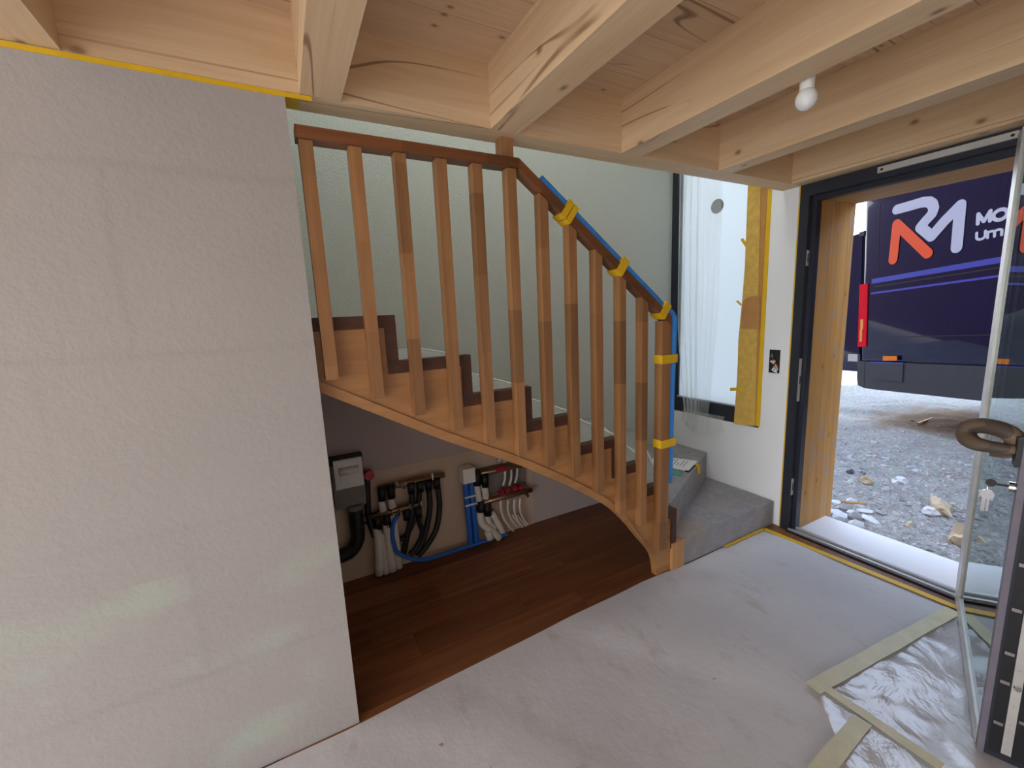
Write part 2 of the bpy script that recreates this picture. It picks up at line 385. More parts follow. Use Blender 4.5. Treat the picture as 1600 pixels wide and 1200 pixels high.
def mk_ground():
    m, nt, b = mat('gravelly_soil'); geo = nd(nt, 'NewGeometry')
    f = noisen(nt, geo.outputs['Position'], 1.4, 6, .65); g = noisen(nt, geo.outputs['Position'], 26, 5, .7)
    v = nd(nt, 'TexVoronoi'); v.inputs['Scale'].default_value = 38; nt.links.new(geo.outputs['Position'], v.inputs['Vector'])
    col = ramp(nt, f, [(.3, S(134, 131, 124)), (.55, S(156, 152, 144)), (.8, S(150, 137, 114))])
    col = mix(nt, .4, col, ramp(nt, g, [(.35, S(98, 95, 90)), (.65, S(178, 175, 170))]))
    col = mix(nt, .25, col, v.outputs['Color'], 'SOFT_LIGHT')
    mp = nd(nt, 'Mapping'); nt.links.new(geo.outputs['Position'], mp.inputs[0])
    d = nd(nt, 'VectorMath', operation='DISTANCE'); nt.links.new(geo.outputs['Position'], d.inputs[0]); d.inputs[1].default_value = (4.45, .35, 0)
    dd = mathn(nt, 'ADD', d.outputs['Value'], mathn(nt, 'MULTIPLY', mathn(nt, 'SUBTRACT', noisen(nt, geo.outputs['Position'], 3, 4), .5), 1.2))
    patch = ramp(nt, dd, [(.55, (1, 1, 1, 1)), (.95, (0, 0, 0, 1))])
    col = mix(nt, mathn(nt, 'MULTIPLY', patch, .85), col, S(128, 98, 66))
    nt.links.new(col, b.inputs['Base Color']); b.inputs['Roughness'].default_value = .95; bump(nt, b, g, .8, .02); return m
M['ground'] = mk_ground()
M['gravel'] = plain('gravel_chips', S(172, 170, 167), .9, var=.3, scale=9)
# ================================================================ STRUCTURE
H = 2.40                                   # underside of the beams
def struct(name, bm, m, parent=None, **k): return obj(name, bm, m, parent, kind='structure' if not parent else None, **k)
# floor slab with brown planks where the fleece leaves them open
floor = struct('floor', bx(-7, 0, -5, 1.06, -.2, -.016), M['concrete'])
def plank_row(y0, y1, x0, x1, seed):
    r = random.Random(seed); x = x0
    while x < x1-.05:
        l = min(r.choice((.62, .9, 1.25, .75)), x1-x)
        if x1-x-l < .25: l = x1-x
        o = obj('plank', bx(x+.0008, x+l-.0008, y0+.0008, y1-.0008, -.016, 0), M['plank'], floor, bevel=.0012)
        x += l
ys = [-.13+.17*i for i in range(7)]+[1.06]
xs0 = [-3.3, -3.75, -3.0-.3, -3.5, -3.2, -3.6, -3.3]
for i, (a, b) in enumerate(zip(ys, ys[1:])): plank_row(a, b, xs0[i], 0, 40+i)
for i in range(6): plank_row(-.13-.17*(i+1), -.13-.17*i, -1.3 if i else -7, 0, 80+i)
# walls
wl = struct('wall_left', bx(-7, -3.011, 0, .115, 0, H), M['plaster_left'], bevel=.004)
wb = struct('wall_back', bx(-7, .1, 1.06, 1.35, -.2, 7.5), M['plaster_back'])
obj('raw_base_coat', bx(-3.4, -1.52, 1.052, 1.0605, 0, .70), M['raw_screed'], wb)
obj('under_stair_shade', prism(BM(), [(-3.4, 0), (-.3, 0), (-.35, .33), (-.9, .36), (-.95, .55), (-1.36, .72), (-1.76, .9), (-2.08, 1.07), (-2.39, 1.24), (-2.7, 1.42), (-3.02, 1.6), (-3.4, 1.6)], 1.056, 1.0605, 'y'), M['stair_shade'], wb)  # darker panel following the stair underside, stands in for the shade there
bm = BM(); W = .5
for x0, x1, ya, yb, za, zb in ((0, .1, .205, 1.06, .715, 3.0), (.1, W, .06, 1.5, .45, 3.5)):   # inner leaf and outer leaf, its window hole widened to brighten the pane
    ye = 1.06 if x0 == 0 else 28
    box(bm, x0, x1, 0, ya, -.2, 7.5); box(bm, x0, x1, ya, yb, -.2, za); box(bm, x0, x1, ya, yb, zb, 7.5)
    if ye > yb: box(bm, x0, x1, yb, ye, -.2, 7.5)
for y0, y1, z0, z1 in ((-5, -1.03, -.2, 7.5), (-1.03, 0, H, 7.5), (-1.03, 0, -.2, -.025)): box(bm, 0, W, y0, y1, z0, z1)
wr = struct('wall_right', bm, M['plaster_right'])
bm = BM()
y = -5.0; r = random.Random(3)
while y < 27.9:
    w = .14
    segs = [(-.25, 7.4)]
    if -1.1 < y < .0: segs = [(2.36, 7.4)]
    elif .03 < y < 1.5: segs = [(-.25, .44), (3.5, 7.4)]
    for a, b in segs: box(bm, W, W+.02+r.random()*.008, y+.007, y+w-.007, a, b)
    y += w
cl = obj('cladding', bm, M['cladding'], wr); cl['kind'] = 'stuff'
wn_ = BM()
for x0, x1, z0, z1 in ((-7, -5.8, -.2, 7.5), (-1.4, .5, -.2, 7.5), (-5.8, -1.4, -.2, 7.5)): box(wn_, x0, x1, -5.3, -5, z0, z1)
struct('wall_rear', wn_, M['plaster_right'])
wn_ = BM()
for y0, y1, z0, z1 in ((-5.3, -4.6, -.2, 7.5), (-.15, 1.35, -.2, 7.5), (-4.6, -.15, -.2, .2), (-4.6, -.15, 2.38, 7.5)): box(wn_, -7.3, -7, y0, y1, z0, z1)
struct('wall_far', wn_, M['plaster_right'])
# upper floor and roof (close the house; not seen from inside)
struct('ceiling_upper', bx(-7.3, 1.0, -5.5, 1.35, 7.4, 7.6), M['plaster_right'])
struct('wall_stairwell', bx(-7, 0, 0, .1, 2.92, 5.3), M['plaster_right'])
struct('ceiling_stairwell', bx(-7, 0, .1, 1.06, 5.2, 5.3), M['plaster_right'])
struct('wall_landing', bx(-4.6, -4.5, .115, 1.06, 1.7, 5.2), M['plaster_right'])
# boarded ceiling above the beams
ceil = struct('ceiling', bx(-7, 0, -5, 0, 2.665, 2.92), M['concrete'])
me = None
for i in range(25):
    y1 = -.0-.2*i
    o = obj('ceiling_board', bx(-7, 0, y1-.1988, y1-.0008, 2.640, 2.665), M['ceil_x'], ceil, bevel=.0012)
# header beam carrying the joists along the stair opening
hb = obj('header_beam', bx(-7, 0, 0, .122, H, 2.665), M['spruce_x'], bevel=.003)
tag(hb, 'long spruce header beam along the stair opening, crossing behind the ends of all joists', 'beam')
beamx = [(-3.665, -3.54), (-2.966, -2.838), (-2.266, -2.136), (-1.562, -1.434), (-.84, -.722), (-.122, -.0)]
blab = ['spruce ceiling beam in the top left corner above the white wall', 'spruce ceiling beam ending at the top right corner of the white wall',
        'spruce ceiling beam ending just above the stair newel, left of the beam with the bulb', 'spruce ceiling beam with the round white bulb beside it',
        'spruce ceiling beam ending above the plastic-covered window', 'spruce ceiling beam lying directly over the dark entrance door frame']
for (a, b), l in zip(beamx, blab):
    o = obj('ceiling_beam', bx(a, b, -4.99, -.001, H, 2.64), M['spruce_y'], bevel=.003)
    tag(o, l, 'beam', 'spruce beams under the ceiling')
# ---- door 1: frame in the right wall
d1 = empty('door_1', (0, -.5, 0), kind='structure', label='dark grey entrance door frame, open to the yard with the van')
bm = BM()
box(bm, -.012, .035, -.055, 0, 0, H); box(bm, .035, .09, -.082, 0, 0, H)
obj('door_jamb', bm, M['anthracite'], d1, bevel=.003)
bm = BM(); box(bm, -.012, .035, -1.03, -.985, 0, H); box(bm, .035, .09, -1.03, -.965, 0, H)
obj('door_jamb', bm, M['anthracite'], d1, bevel=.003)
bm = BM(); box(bm, -.012, .035, -.985, -.055, 2.325, H); box(bm, .035, .09, -.965, -.082, 2.295, H)
obj('door_head', bm, M['anthracite'], d1, bevel=.003)
bm = BM(); box(bm, -.028, -.012, -.945, -.415, 2.352, 2.384); rail = obj('closer_rail', bm, M['alu_pale'], d1, bevel=.002)
bm = BM()
for y in (-.435, -.925): cyl(bm, (-.03, y, 2.368), (-.027, y, 2.368), .007, 10)
obj('screw', bm, M['black'], rail)
bm = BM(); box(bm, -.03, .09, -.985, -.055, -.02, .004); box(bm, -.008, .008, -.985, -.055, .004, .014); box(bm, .04, .06, -.985, -.055, .004, .02)
obj('threshold', bm, M['alu'], d1, bevel=.002)
bm = bx(-.036, -.030, -.985, -.055, -.0, .012); obj('threshold_seal', bm, M['gasket'], d1)
for z0, z1 in ((1.885, 1.985), (.965, 1.265), (.27, .395)):
    o = obj('strike_plate', bx(.0, .026, -.0585, -.0548, z0, z1), M['alu_pale'], d1, bevel=.001)
    mid = (z0+z1)/2
    obj('latch_slot', bx(.008, .019, -.0592, -.058, mid-.028, mid+.028), M['black'], o)
    bm = BM()
    for z in (z0+.008, z1-.008): cyl(bm, (.013, -.0585, z), (.013, -.061, z), .005, 10)
    obj('screw', bm, M['alu'], o)
# larch reveal outside the frame
t1 = empty('trim_1', (.33, -.03, -.06), kind='structure', label='weathered larch boards lining the outer door reveal')
for a, b in ((.0905, .30), (.302, .50), (.502, .575)): obj('reveal_board', bx(a, b, -.062, -.001, -.05, 2.318), M['jamb'], t1, bevel=.002)
for a, b in ((.0905, .33), (.332, .575)): obj('reveal_board', bx(a, b, -1.03, -.968, -.05, 2.318), M['jamb'], t1, bevel=.002)
for a, b in ((.0905, .33), (.332, .575)): obj('soffit_board', bx(a, b, -1.03, -.001, 2.319, 2.399), M['soffit'], t1, bevel=.002)
# ---- window 1: in the right wall, over the winder steps
w1 = empty('window_1', (.04, .63, .72), kind='structure', label='tall dark-framed window hung with plastic film and masking paper')
bm = BM()
box(bm, .0, .08, .985, 1.058, .72, 2.995); box(bm, .0, .08, .207, .28, .72, 2.995); box(bm, .0, .08, .28, .985, .72, .845); box(bm, .0, .08, .28, .985, 2.93, 2.995)
wf = obj('window_frame', bm, M['anthracite'], w1, bevel=.003)
obj('glazing_bead', bx(.012, .03, .28, .985, .846, .856), M['alu'], wf)
obj('glazing_bead', bx(.012, .03, .972, .984, .857, 2.93), M['anthracite'], wf)
obj('pane', bx(.035, .055, .28, .985, .845, 2.93), M['frost'], w1)
# ================================================================ STAIRS
st = empty('staircase', (-2.0, .08, 0), 'oak winder staircase with square balusters and covered steps beside the door', 'stairs')
LV = [.185, .405, .60, .775, .953, 1.133, 1.306, 1.485, 1.67, 1.85]
RX = [None, -1.062, -1.2, -1.345, -1.54, -1.815, -2.086, -2.39, -2.705, -3.02]
# stringer with sawtooth top and curved foot
top = [(-3.5, 1.80)]
for i in range(9, 0, -1):
    if i < 9: top.append((RX[i+1]-.045, LV[i]-.05))
    top.append((RX[i]-.045, LV[i]-.05))
    if i == 9: top[-1] = (RX[9]-.045, LV[9]-.05)
    if i > 1: top.append((RX[i]-.045, LV[i-1]-.05))
top[0] = (-3.5, LV[9]-.05)
cl_ = [top[0]]
for p in top[1:]:
    if (Vector(p)-Vector(cl_[-1])).length > 1e-4: cl_.append(p)
top = cl_+[(-1.107, .0)]
bot = [(-1.225, .0), (-1.258, .145), (-1.377, .30), (-1.478, .427), (-1.621, .568), (-1.838, .723), (-2.034, .846), (-2.212, .951), (-2.523, 1.113), (-2.785, 1.264), (-3.015, 1.398), (-3.5, 1.68)]
botc = [(p.x, p.y) for p in smoothpath([(x, z, 0) for x, z in bot], 4)]
obj('stringer', prism(BM(), top+botc, .060, .100, 'y'), M['oak_slope'], st)
# lip along the lower edge of the stringer
up = []
for i, p in enumerate(botc):
    a = Vector(botc[max(i-1, 0)]); b = Vector(botc[min(i+1, len(botc)-1)]); d = (b-a).normalized(); n = Vector((d.y, -d.x))
    if n.y < 0: n = -n
    w = .038*min(1, max(.0, (i-3)/14)); up.append((p[0]+n.x*w, p[1]+n.y*w))
bm = BM(); q0 = 4
for i in range(q0, len(botc)-1):
    quad = [botc[i], botc[i+1], up[i+1], up[i]]
    A = [bm.verts.new((x, .052, z)) for x, z in quad]; B = [bm.verts.new((x, .0605, z)) for x, z in quad]
    bm.faces.new(A); bm.faces.new((A[0], B[0], B[1], A[1])); bm.faces.new((A[2], B[2], B[3], A[3]))
    if i == q0: bm.faces.new((A[3], B[3], B[0], A[0]))
bmesh.ops.remove_doubles(bm, verts=bm.verts, dist=1e-5)
obj('stringer_lip', bm, M['oak_slope'], st)
# dark trims following the saw edge, one angle per step
for i in range(1, 10):
    xl = RX[i+1] if i < 9 else -3.5; x = RX[i]; z = LV[i]; zl = LV[i-1]-.05 if i > 1 else .147
    hx0 = xl-.0+.0005
    pts = [(hx0-.045 if i < 9 else hx0, z-.05), (x-.045, z-.05), (x-.045, zl), (x, zl), (x, z), (hx0, z)]
    if i < 9: pts = [(hx0, z-.05), (x-.045, z-.05), (x-.045, zl+ (0 if i > 1 else 0)), (x, zl), (x, z), (hx0, z)]
    obj('step_trim', prism(BM(), pts, .054, .106, 'y'), M['dark_trim'], st)
# steps: riser lines swing round in the winder
fl = {0: ((-.995, .052), (-.018, .052)), 1: ((-1.03, .13), (-.012, .635)), 2: ((-1.15, .11), (-.42, 1.055)), 3: ((-1.30, .11), (-.92, 1.055)), 4: ((-1.50, .11), (-1.36, 1.055)),
      5: ((-1.80, .11), (-1.76, 1.055)), 6: ((-2.086, .11), (-2.086, 1.055)), 7: ((-2.39, .11), (-2.39, 1.055)), 8: ((-2.705, .11), (-2.705, 1.055)), 9: ((-3.02, .11), (-3.02, 1.055)), 10: ((-3.5, .11), (-3.5, 1.055))}
obj('felt_step', prism(BM(), [fl[0][0], fl[0][1], (-.012, .66), (-1.03, .16)], .002, LV[0]), M['felt'], st, bevel=.014)
obj('felt_step', prism(BM(), [fl[1][0], fl[1][1], (-.012, 1.055), (-.30, 1.055), (-1.10, .16)], .002, LV[1]), M['felt'], st, bevel=.014)
for i in range(2, 10):
    a, b = fl[i]; c, d = fl[i+1]
    obj('step', prism(BM(), [a, b, (d[0]-.03, d[1]), (c[0]-.03, c[1])], LV[i]-.2, LV[i]-.028), M['oak_pale'], st)
    n = 10
    def P(u, v, a=a, b=b, c=c, d=d, i=i):
        p = Vector(a).lerp(Vector(b), v); q = Vector(c).lerp(Vector(d), v); w = p.lerp(q, u)
        return (w.x+.006, w.y, LV[i]-.016+.007*noise.noise((w.x*7, w.y*7, i)))
    obj('step_cover', sheet(BM(), P, 8, 12, .01), M['cover'], st, smooth=True)
    bm = prism(BM(), [a, b, (b[0]+.014, b[1]), (a[0]+.014, a[1])], LV[i-1]-.01, LV[i]-.01)
    obj('riser_cover', bm, M['cover'], st)
# balusters
BX = [(-2.984, -2.942), (-2.826, -2.782), (-2.666, -2.622), (-2.506, -2.460), (-2.356, -2.304), (-2.200, -2.140), (-2.042, -1.980), (-1.886, -1.826), (-1.732, -1.670), (-1.578, -1.512), (-1.420, -1.354)]
BT = [2.2645]*6+[2.150, 2.030, 1.912, 1.792, 1.672]
BB = [1.441, 1.348, 1.259, 1.166, 1.078, .989, .902, .807, .692, .525, .402]
def slope_top(x): return 2.305-.7475*(x+2.135)
for (a, b), t, z in zip(BX, BT, BB):
    cxm = (a+b)/2; w = .022
    if t < 2.2:
        pts = [(cxm-w, z), (cxm+w, z), (cxm+w, slope_top(cxm+w)-.051), (cxm-w, slope_top(cxm-w)-.051)]
    else: pts = [(cxm-w, z), (cxm+w, z), (cxm+w, t), (cxm-w, t)]
    obj('baluster', prism(BM(), pts, .010, .0585, 'y'), M['oak'], st, bevel=.002)
obj('newel_post', bx(-1.262, -1.195, .004, .0585, .205, 1.58), M['oak'], st, bevel=.002)
obj('newel_extension', bx(-2.196, -2.138, .045, .100, 2.306, H-.001), M['oak'], st, bevel=.002)
obj('newel_foot', bx(-1.104, -.998, .042, .100, 0, .183), M['oak_pale'], st, bevel=.002)
obj('handrail', bx(-2.993, -2.137, .0, .066, 2.266, 2.306), M['oak_x'], st, bevel=.003)
obj('handrail', prism(BM(), [(-2.1365, 2.306), (-2.1365, 2.262), (-1.195, slope_top(-1.195)-.05), (-1.195, slope_top(-1.195))], .0, .066, 'y'), M['oak_x'], st, bevel=.003)
# ---- blue foam sleeve taped over the handrail and newel
so = empty('foam_sleeve', (-1.15, .033, .6), 'blue foam pipe sleeve taped over the sloping handrail and newel post', 'foam sleeve')
def sl(x): return (x, .033, slope_top(x)+.02)
pts = [sl(-2.02)]+[sl(-2.02+.1*i) for i in range(1, 8)]+[sl(-1.235), (-1.175, .033, 1.618), (-1.152, .033, 1.57), (-1.155, .033, 1.45), (-1.163, .033, 1.2), (-1.168, .033, .9), (-1.170, .033, .615)]
obj('foam_tube', tube(BM(), pts, .021, 12, 3, 1.25), M['blue'], so, smooth=True)
d = Vector((1, -.7475)).normalized(); n = Vector((-d.y, d.x)); n = n if n.y > 0 else -n
for x in (-1.875, -1.553, -1.245):
    c = Vector((x, slope_top(x)))
    for k in ((-.016, .016) if x < -1.8 else (0,)):
        c2 = c+d*k*1.1; hw = .024 if k == 0 else .015
        q = [c2-d*hw-n*.047, c2+d*hw-n*.047, c2+d*hw+n*.041, c2-d*hw+n*.041]
        obj('tape_band', prism(BM(), [tuple(p) for p in q], -.004+.001*(k > 0), .070+.001*(k > 0), 'y'), M['tape'], so)
for z in (1.365, .872): obj('tape_band', bx(-1.266, -1.144, -.001, .0625, z-.024, z+.024), M['tape'], so)
# ================================================================ THINGS INDOORS
# ---- fleece laid over the floor, plastic film and tapes
def fedge(x):
    k = [(-8, -.012), (-3.06, -.012), (-2.3, .028), (-1.36, .058), (-1.0, .043), (2, .043)]
    for (a, p), (b, q) in zip(k, k[1:]):
        if x <= b: return p+(q-p)*(x-a)/(b-a)+.002*math.sin(x*9)
def P(u, v):
    x = -6.8+u*(6.8-.135); y1 = fedge(x)
    if x > -1.06: y1 = min(y1, .045)
    y = -4.9+(y1+4.9)*(1-(1-v)**1.6)
    z = .004+.005*max(0, noise.noise((x*2.1+y*.9, y*1.1-x*.3, 3)))+.022*max(0, noise.noise((x*1.6+y*1.5, (y-x)*.35, 9))-.05)
    z = .003+(z-.003)*min(1, .25+abs(y-y1)/.25)
    return (x, y, z)
fl_ = obj('floor_fleece', sheet(BM(), P, 220, 120), M['fleece'], smooth=True)
tag(fl_, 'white fleece protection sheet spread over the plank floor, creased and dirty', 'protection sheet')
def tapeline(pts, w, z, m, name, label, cat='tape', group=None, h=.0015):
    bm = BM()
    P_ = [Vector(p[:2]) for p in pts]
    L = []; R_ = []
    for i, p in enumerate(P_):
        d = (P_[min(i+1, len(P_)-1)]-P_[max(i-1, 0)]).normalized(); n = Vector((-d.y, d.x))
        k = w/2*(1+.12*noise.noise((p.x*9, p.y*9, 1))); L.append(p+n*k); R_.append(p-n*k)
    return tag(obj(name, prism(bm, [tuple(p) for p in L]+[tuple(p) for p in R_[::-1]], z, z+h), m), label, cat, group)
def seg(a, b, n=10): return [Vector(a[:2]).lerp(Vector(b[:2]), i/n) for i in range(n+1)]
tapeline(seg((-.155, .03), (-.125, -1.0)), .040, .013, M['tape'], 'floor_tape', 'yellow tape along the fleece edge facing the door threshold')
tapeline(seg((-.60, .030), (-.16, .032)), .020, .014, M['tape'], 'floor_tape', 'short yellow tape along the fleece edge at the foot of the felt step')
pc = [(-0.208, -0.985, 0.0), (-1.283, -0.87, 0.0), (-1.271, -1.228, 0.0), (-1.293, -1.038, 0.0), (-1.585, -1.044, 0.0)]
def PF(u, v):
    a = Vector((-.2, -.99)); b = Vector((-1.28, -.875)); c = Vector((-2.05, -1.55)); d = Vector((-.4, -2.2))
    p = a.lerp(b, u).lerp(d.lerp(c, u), v)
    z = .022+.008*noise.noise((p.x*5+p.y*3, p.y*5, 2))+.005*noise.noise((p.x*16, p.y*13, 5))
    return (p.x, p.y, min(.030, max(.015, z)))
tag(obj('plastic_film', sheet(BM(), PF, 60, 60), M['floor_film'], smooth=True), 'crinkled clear plastic film taped on the fleece by the open door', 'plastic film')
tapeline(seg((-.20, -.985), (-1.30, -.868), 14), .062, .0305, M['tape_pale'], 'film_tape', 'pale tape along the edge of the plastic film, running from the door leaf')
tapeline(seg((-1.255, -.895), (-1.262, -1.26)), .040, .032, M['tape_pale'], 'film_tape', 'narrow pale tape across the plastic film, running towards the viewer')
tapeline(seg((-1.29, -1.04), (-1.72, -1.06)), .060, .0305, M['tape_pale'], 'film_tape', 'broad pale tape on the fleece at the bottom edge of the photo')
# crumbs on the fleece
r = random.Random(5)
def shard(bm, c, s, r, flat=.5):
    m4 = Matrix.Translation(c) @ Matrix.Rotation(r.random()*6.3, 4, 'Z') @ Matrix.Rotation(r.uniform(-.4, .4), 4, 'X') @ Matrix.Diagonal((s*r.uniform(.7, 1.5), s*r.uniform(.6, 1), s*flat*r.uniform(.6, 1.2), 1))
    res = bmesh.ops.create_icosphere(bm, subdivisions=1, radius=1, matrix=m4)
    for v in res['verts']: v.co += Vector((r.uniform(-1, 1), r.uniform(-1, 1), r.uniform(-1, 1)))*s*.22
bm = BM()
for x, y, s in ((-2.35, -.62, .008), (-2.62, -.45, .007), (-1.95, -.3, .006), (-1.6, -.62, .007), (-2.05, -.85, .006), (-1.5, -.95, .006), (-1.35, -.55, .005), (-2.75, -.28, .009), (-1.72, -.2, .005)):
    shard(bm, (x, y, .016), s, r)
q = obj('debris', bm, M['stone_tan']); q['kind'] = 'stuff'; q['label'] = 'plaster crumbs scattered on the white fleece'
# yellow tape round the walls
def wtape(bm, label): tag(obj('masking_tape', bm, M['tape']), label, 'tape')
bm = BM(); box(bm, -6.9, -2.93, -.004, .0, H-.017, H-.003)
for i in range(60): pass
wtape(bm, 'yellow masking tape along the top edge of the white wall under the header beam')
wtape(bx(-3.010, -2.965, .004, .112, H-.0035, H-.0005), 'small yellow tape patch under the header beam at the corner of the white wall')
wtape(bx(-.0035, -.0005, .002, .013, .0, H-.002), 'thin yellow tape down the wall beside the dark door frame')
wtape(bx(-.0045, -.0005, .195, .226, .73, 2.99), 'yellow tape down the right edge of the papered window')
# ---- bulb hanging beside the fourth beam
lb = empty('light_bulb', (-1.395, -.74, 2.44), 'bare white globe bulb with its lampholder hanging next to a ceiling beam', 'light bulb')
bm = BM(); sphere(bm, (-1.393, -.743, 2.352), .034, 20, 14, 1.08); obj('globe', bm, M['bulb'], lb, smooth=True)
bm = BM(); cyl(bm, (-1.393, -.743, 2.375), (-1.393, -.743, 2.44), .022, 16, .024); obj('lampholder', bm, M['white'], lb, smooth=False)
bm = BM(); cyl(bm, (-1.393, -.743, 2.44), (-1.393, -.743, 2.64), .005, 8); obj('cable', bm, M['white'], lb)
# ---- papers on the felt step
p0 = empty('paper_stack', (-.45, .6, .407), 'white printed sheets lying on the second grey felt step', 'papers')
def quad(pts, z0, z1): return prism(BM(), pts, z0, z1)
obj('sheet', quad([(-.565, .705), (-.445, .785), (-.285, .512), (-.505, .42)], .416, .423), M['paper'], p0)
obj('sheet', quad([(-.60, .71), (-.47, .80), (-.31, .535), (-.52, .44)], .410, .4155), M['paper'], p0)
obj('backing_board', quad([(-.575, .70), (-.45, .78), (-.30, .50), (-.515, .412)], .4065, .4098), M['black'], p0)
bm = BM()
for k in range(9):
    t = .12+.085*k; a = Vector((-.565, .705)).lerp(Vector((-.505, .42)), t); b = Vector((-.445, .785)).lerp(Vector((-.285, .512)), t)
    strip(bm, a.lerp(b, .15), a.lerp(b, .85 if k % 3 else .5), .006, .4231, .4235)
obj('printed_line', bm, M['grey_box'], p0)
tag(obj('green_card', quad([(-.66, .50), (-.585, .52), (-.545, .435), (-.62, .40)], .4065, .409), M['green_card']), 'small green card lying beside the papers on the felt step', 'card')
tag(obj('tape_scrap', prism(BM(), [(.498, .418), (.47, .424), (.452, .418), (.446, .35), (.453, .35), (.460, .408), (.47, .414), (.498, .408)], -.36, -.335, 'x'), M['tape']), 'scrap of yellow tape hanging over the felt step edge beside the papers', 'tape')
# ---- masking on the window
def onwall(pts, x0, x1): return prism(BM(), [(p[1], p[2]) for p in pts], x0, x1, 'x')
K1 = [(-0.012, 0.365, 2.492), (-0.012, 0.366, 2.346), (-0.012, 0.364, 2.127), (-0.012, 0.363, 1.937), (-0.012, 0.368, 1.797), (-0.012, 0.373, 1.673), (-0.012, 0.384, 1.492), (-0.012, 0.39, 1.363), (-0.012, 0.387, 1.195), (-0.012, 0.388, 1.043), (-0.012, 0.393, 0.888), (-0.012, 0.398, 0.71), (-0.012, 0.265, 0.723), (-0.012, 0.227, 0.731), (-0.012, 0.25, 1.719), (-0.012, 0.279, 2.456)]
ztop = 2.98
K1[0] = (K1[0][0], K1[0][1], ztop); K1[-1] = (0, .285, ztop)
tag(obj('masking_paper', onwall(K1, -.013, -.009), M['kraft']), 'rough yellow masking paper down the right side of the window with a torn left edge', 'masking paper')
tag(obj('masking_paper', onwall([(0, .225, .735), (0, .296, .735), (0, .296, ztop), (0, .225, ztop)], -.0085, -.004), M['kraft_brown']), 'smooth tan paper strip between the yellow paper and the wall tape', 'masking paper')
tag(obj('masking_paper', onwall([(-0.017, 0.366, 1.669), (-0.017, 0.337, 1.7), (-0.017, 0.3, 1.708), (-0.017, 0.234, 1.708), (-0.017, 0.228, 1.466), (-0.017, 0.374, 1.469)], -.017, -.0135), M['kraft_brown']), 'brown paper patch with a rounded corner stuck halfway up the yellow paper', 'masking paper')
for lab, pts in (('upper', [(-0.018, 0.404, 2.13), (-0.018, 0.382, 2.138), (-0.018, 0.34, 2.075), (-0.018, 0.362, 2.071)]), ('middle', [(-0.018, 0.422, 1.679), (-0.018, 0.401, 1.682), (-0.018, 0.368, 1.651), (-0.018, 0.379, 1.641)]), ('lowest', [(-0.018, 0.439, 0.999), (-0.018, 0.351, 1.014), (-0.018, 0.35, 0.989), (-0.018, 0.438, 0.973)])):
    tag(obj('tape_tab', onwall(pts, -.0185, -.0175), M['tape']), '%s of three small yellow tape tabs on the torn edge of the yellow window paper' % lab, 'tape')
dsk = [(0.03, 0.644, 2.426), (0.03, 0.659, 2.507)]
bm = BM(); c = dsk[0]; cyl(bm, (.030, c[1], c[2]), (.0335, c[1], c[2]), .055, 24); 
sk = tag(obj('window_sticker', bm, M['grey_box']), 'round grey sticker on the upper window pane', 'sticker')
def PW(u, v):
    # hanging film: gathered folds on the left, bunched together at the bottom
    z = 2.95-v*2.33
    y = .955-u*.40
    g = max(0, (v-.55)/.45)
    yc = .70; y = y+(yc-y)*.45*g**1.5
    am = .016+.014*math.sin(u*3)
    fold = math.sin(u*46+1.4*math.sin(v*3+u*5))*(1 if u < .55 else .35)
    x = -.045+am*fold+.01*noise.noise((u*9, v*5, 2))
    x = min(x, -.022)
    if v > .93: z += .05*noise.noise((u*7, 1, 3))
    return (x, y, z)
tag(obj('window_film', sheet(BM(), PW, 110, 50), M['film'], smooth=True), 'clear plastic sheet hanging in folds over the left half of the window', 'plastic film')
def PW2(u, v):
    y = .86-u*.40; z = .76-v*.22*(.55+.45*math.sin(u*math.pi))
    x = -.04-.025*math.sin(v*math.pi)-.012*noise.noise((u*12, v*9, 4))
    return (x, y, z)
tag(obj('window_film', sheet(BM(), PW2, 40, 20), M['film'], smooth=True), 'crumpled lower end of plastic film below the window sill', 'plastic film')
# ---- open flush box with wires between window and door
jb = empty('junction_box', (-.0, .11, 1.235), 'open flush socket box with loose wires in the wall beside the door frame', 'socket box')
bm = BM(); box(bm, -.004, -.0008, .075, .150, 1.150, 1.318); obj('box_rim', bm, M['black'], jb)
r = random.Random(11)
for k, mm in enumerate(('red', 'white', 'paper', 'black', 'brass', 'kraft', 'red', 'white', 'grey_box')):
    a = Vector((-.008-.003*(k % 3), r.uniform(.09, .138), r.uniform(1.17, 1.30)))
    pts = [a+Vector((0, r.uniform(-.02, .02), r.uniform(-.03, .03)))*s for s in (0, 1, -1.2, .6)]
    for p in pts: p.y = min(.142, max(.083, p.y))
    obj('wire', tube(BM(), pts, .0042, 6, 4), M[mm], jb, smooth=True)
# ---- plumbing on the wall under the stairs
def w3(pts, y=None): return [Vector(p if y is None else (p[0], y, p[2])) for p in pts]
wbx = empty('wall_cabinet', (-2.88, 1.03, .5), 'grey trap box with a white moulded front on the wall left of the manifolds', 'wall box')
A = [(-2.931, 0.99, 0.859), (-2.831, 0.99, 0.86), (-2.801, 0.99, 0.771), (-2.802, 0.99, 0.716), (-2.931, 0.99, 0.72), (-2.809, 0.99, 0.608), (-2.94, 0.99, 0.631), (-2.95, 0.99, 0.877)]
xl, xr = -2.945, -2.765
obj('body', bx(xl, xr, .985, 1.050, .52, .80), M['grey_box'], wbx, bevel=.006)
fr = obj('front_cover', bx(xl+.012, xr-.006, .965, .986, .655, .835), M['white'], wbx, bevel=.006)
bm = BM(); cyl(bm, (xl+.04, .957, .765), (xr-.03, .957, .765), .022, 14); obj('roll', bm, M['white'], fr, smooth=True)
obj('flap', bx(xl+.045, xr-.03, .955, .966, .685, .742), M['white'], fr, bevel=.004)
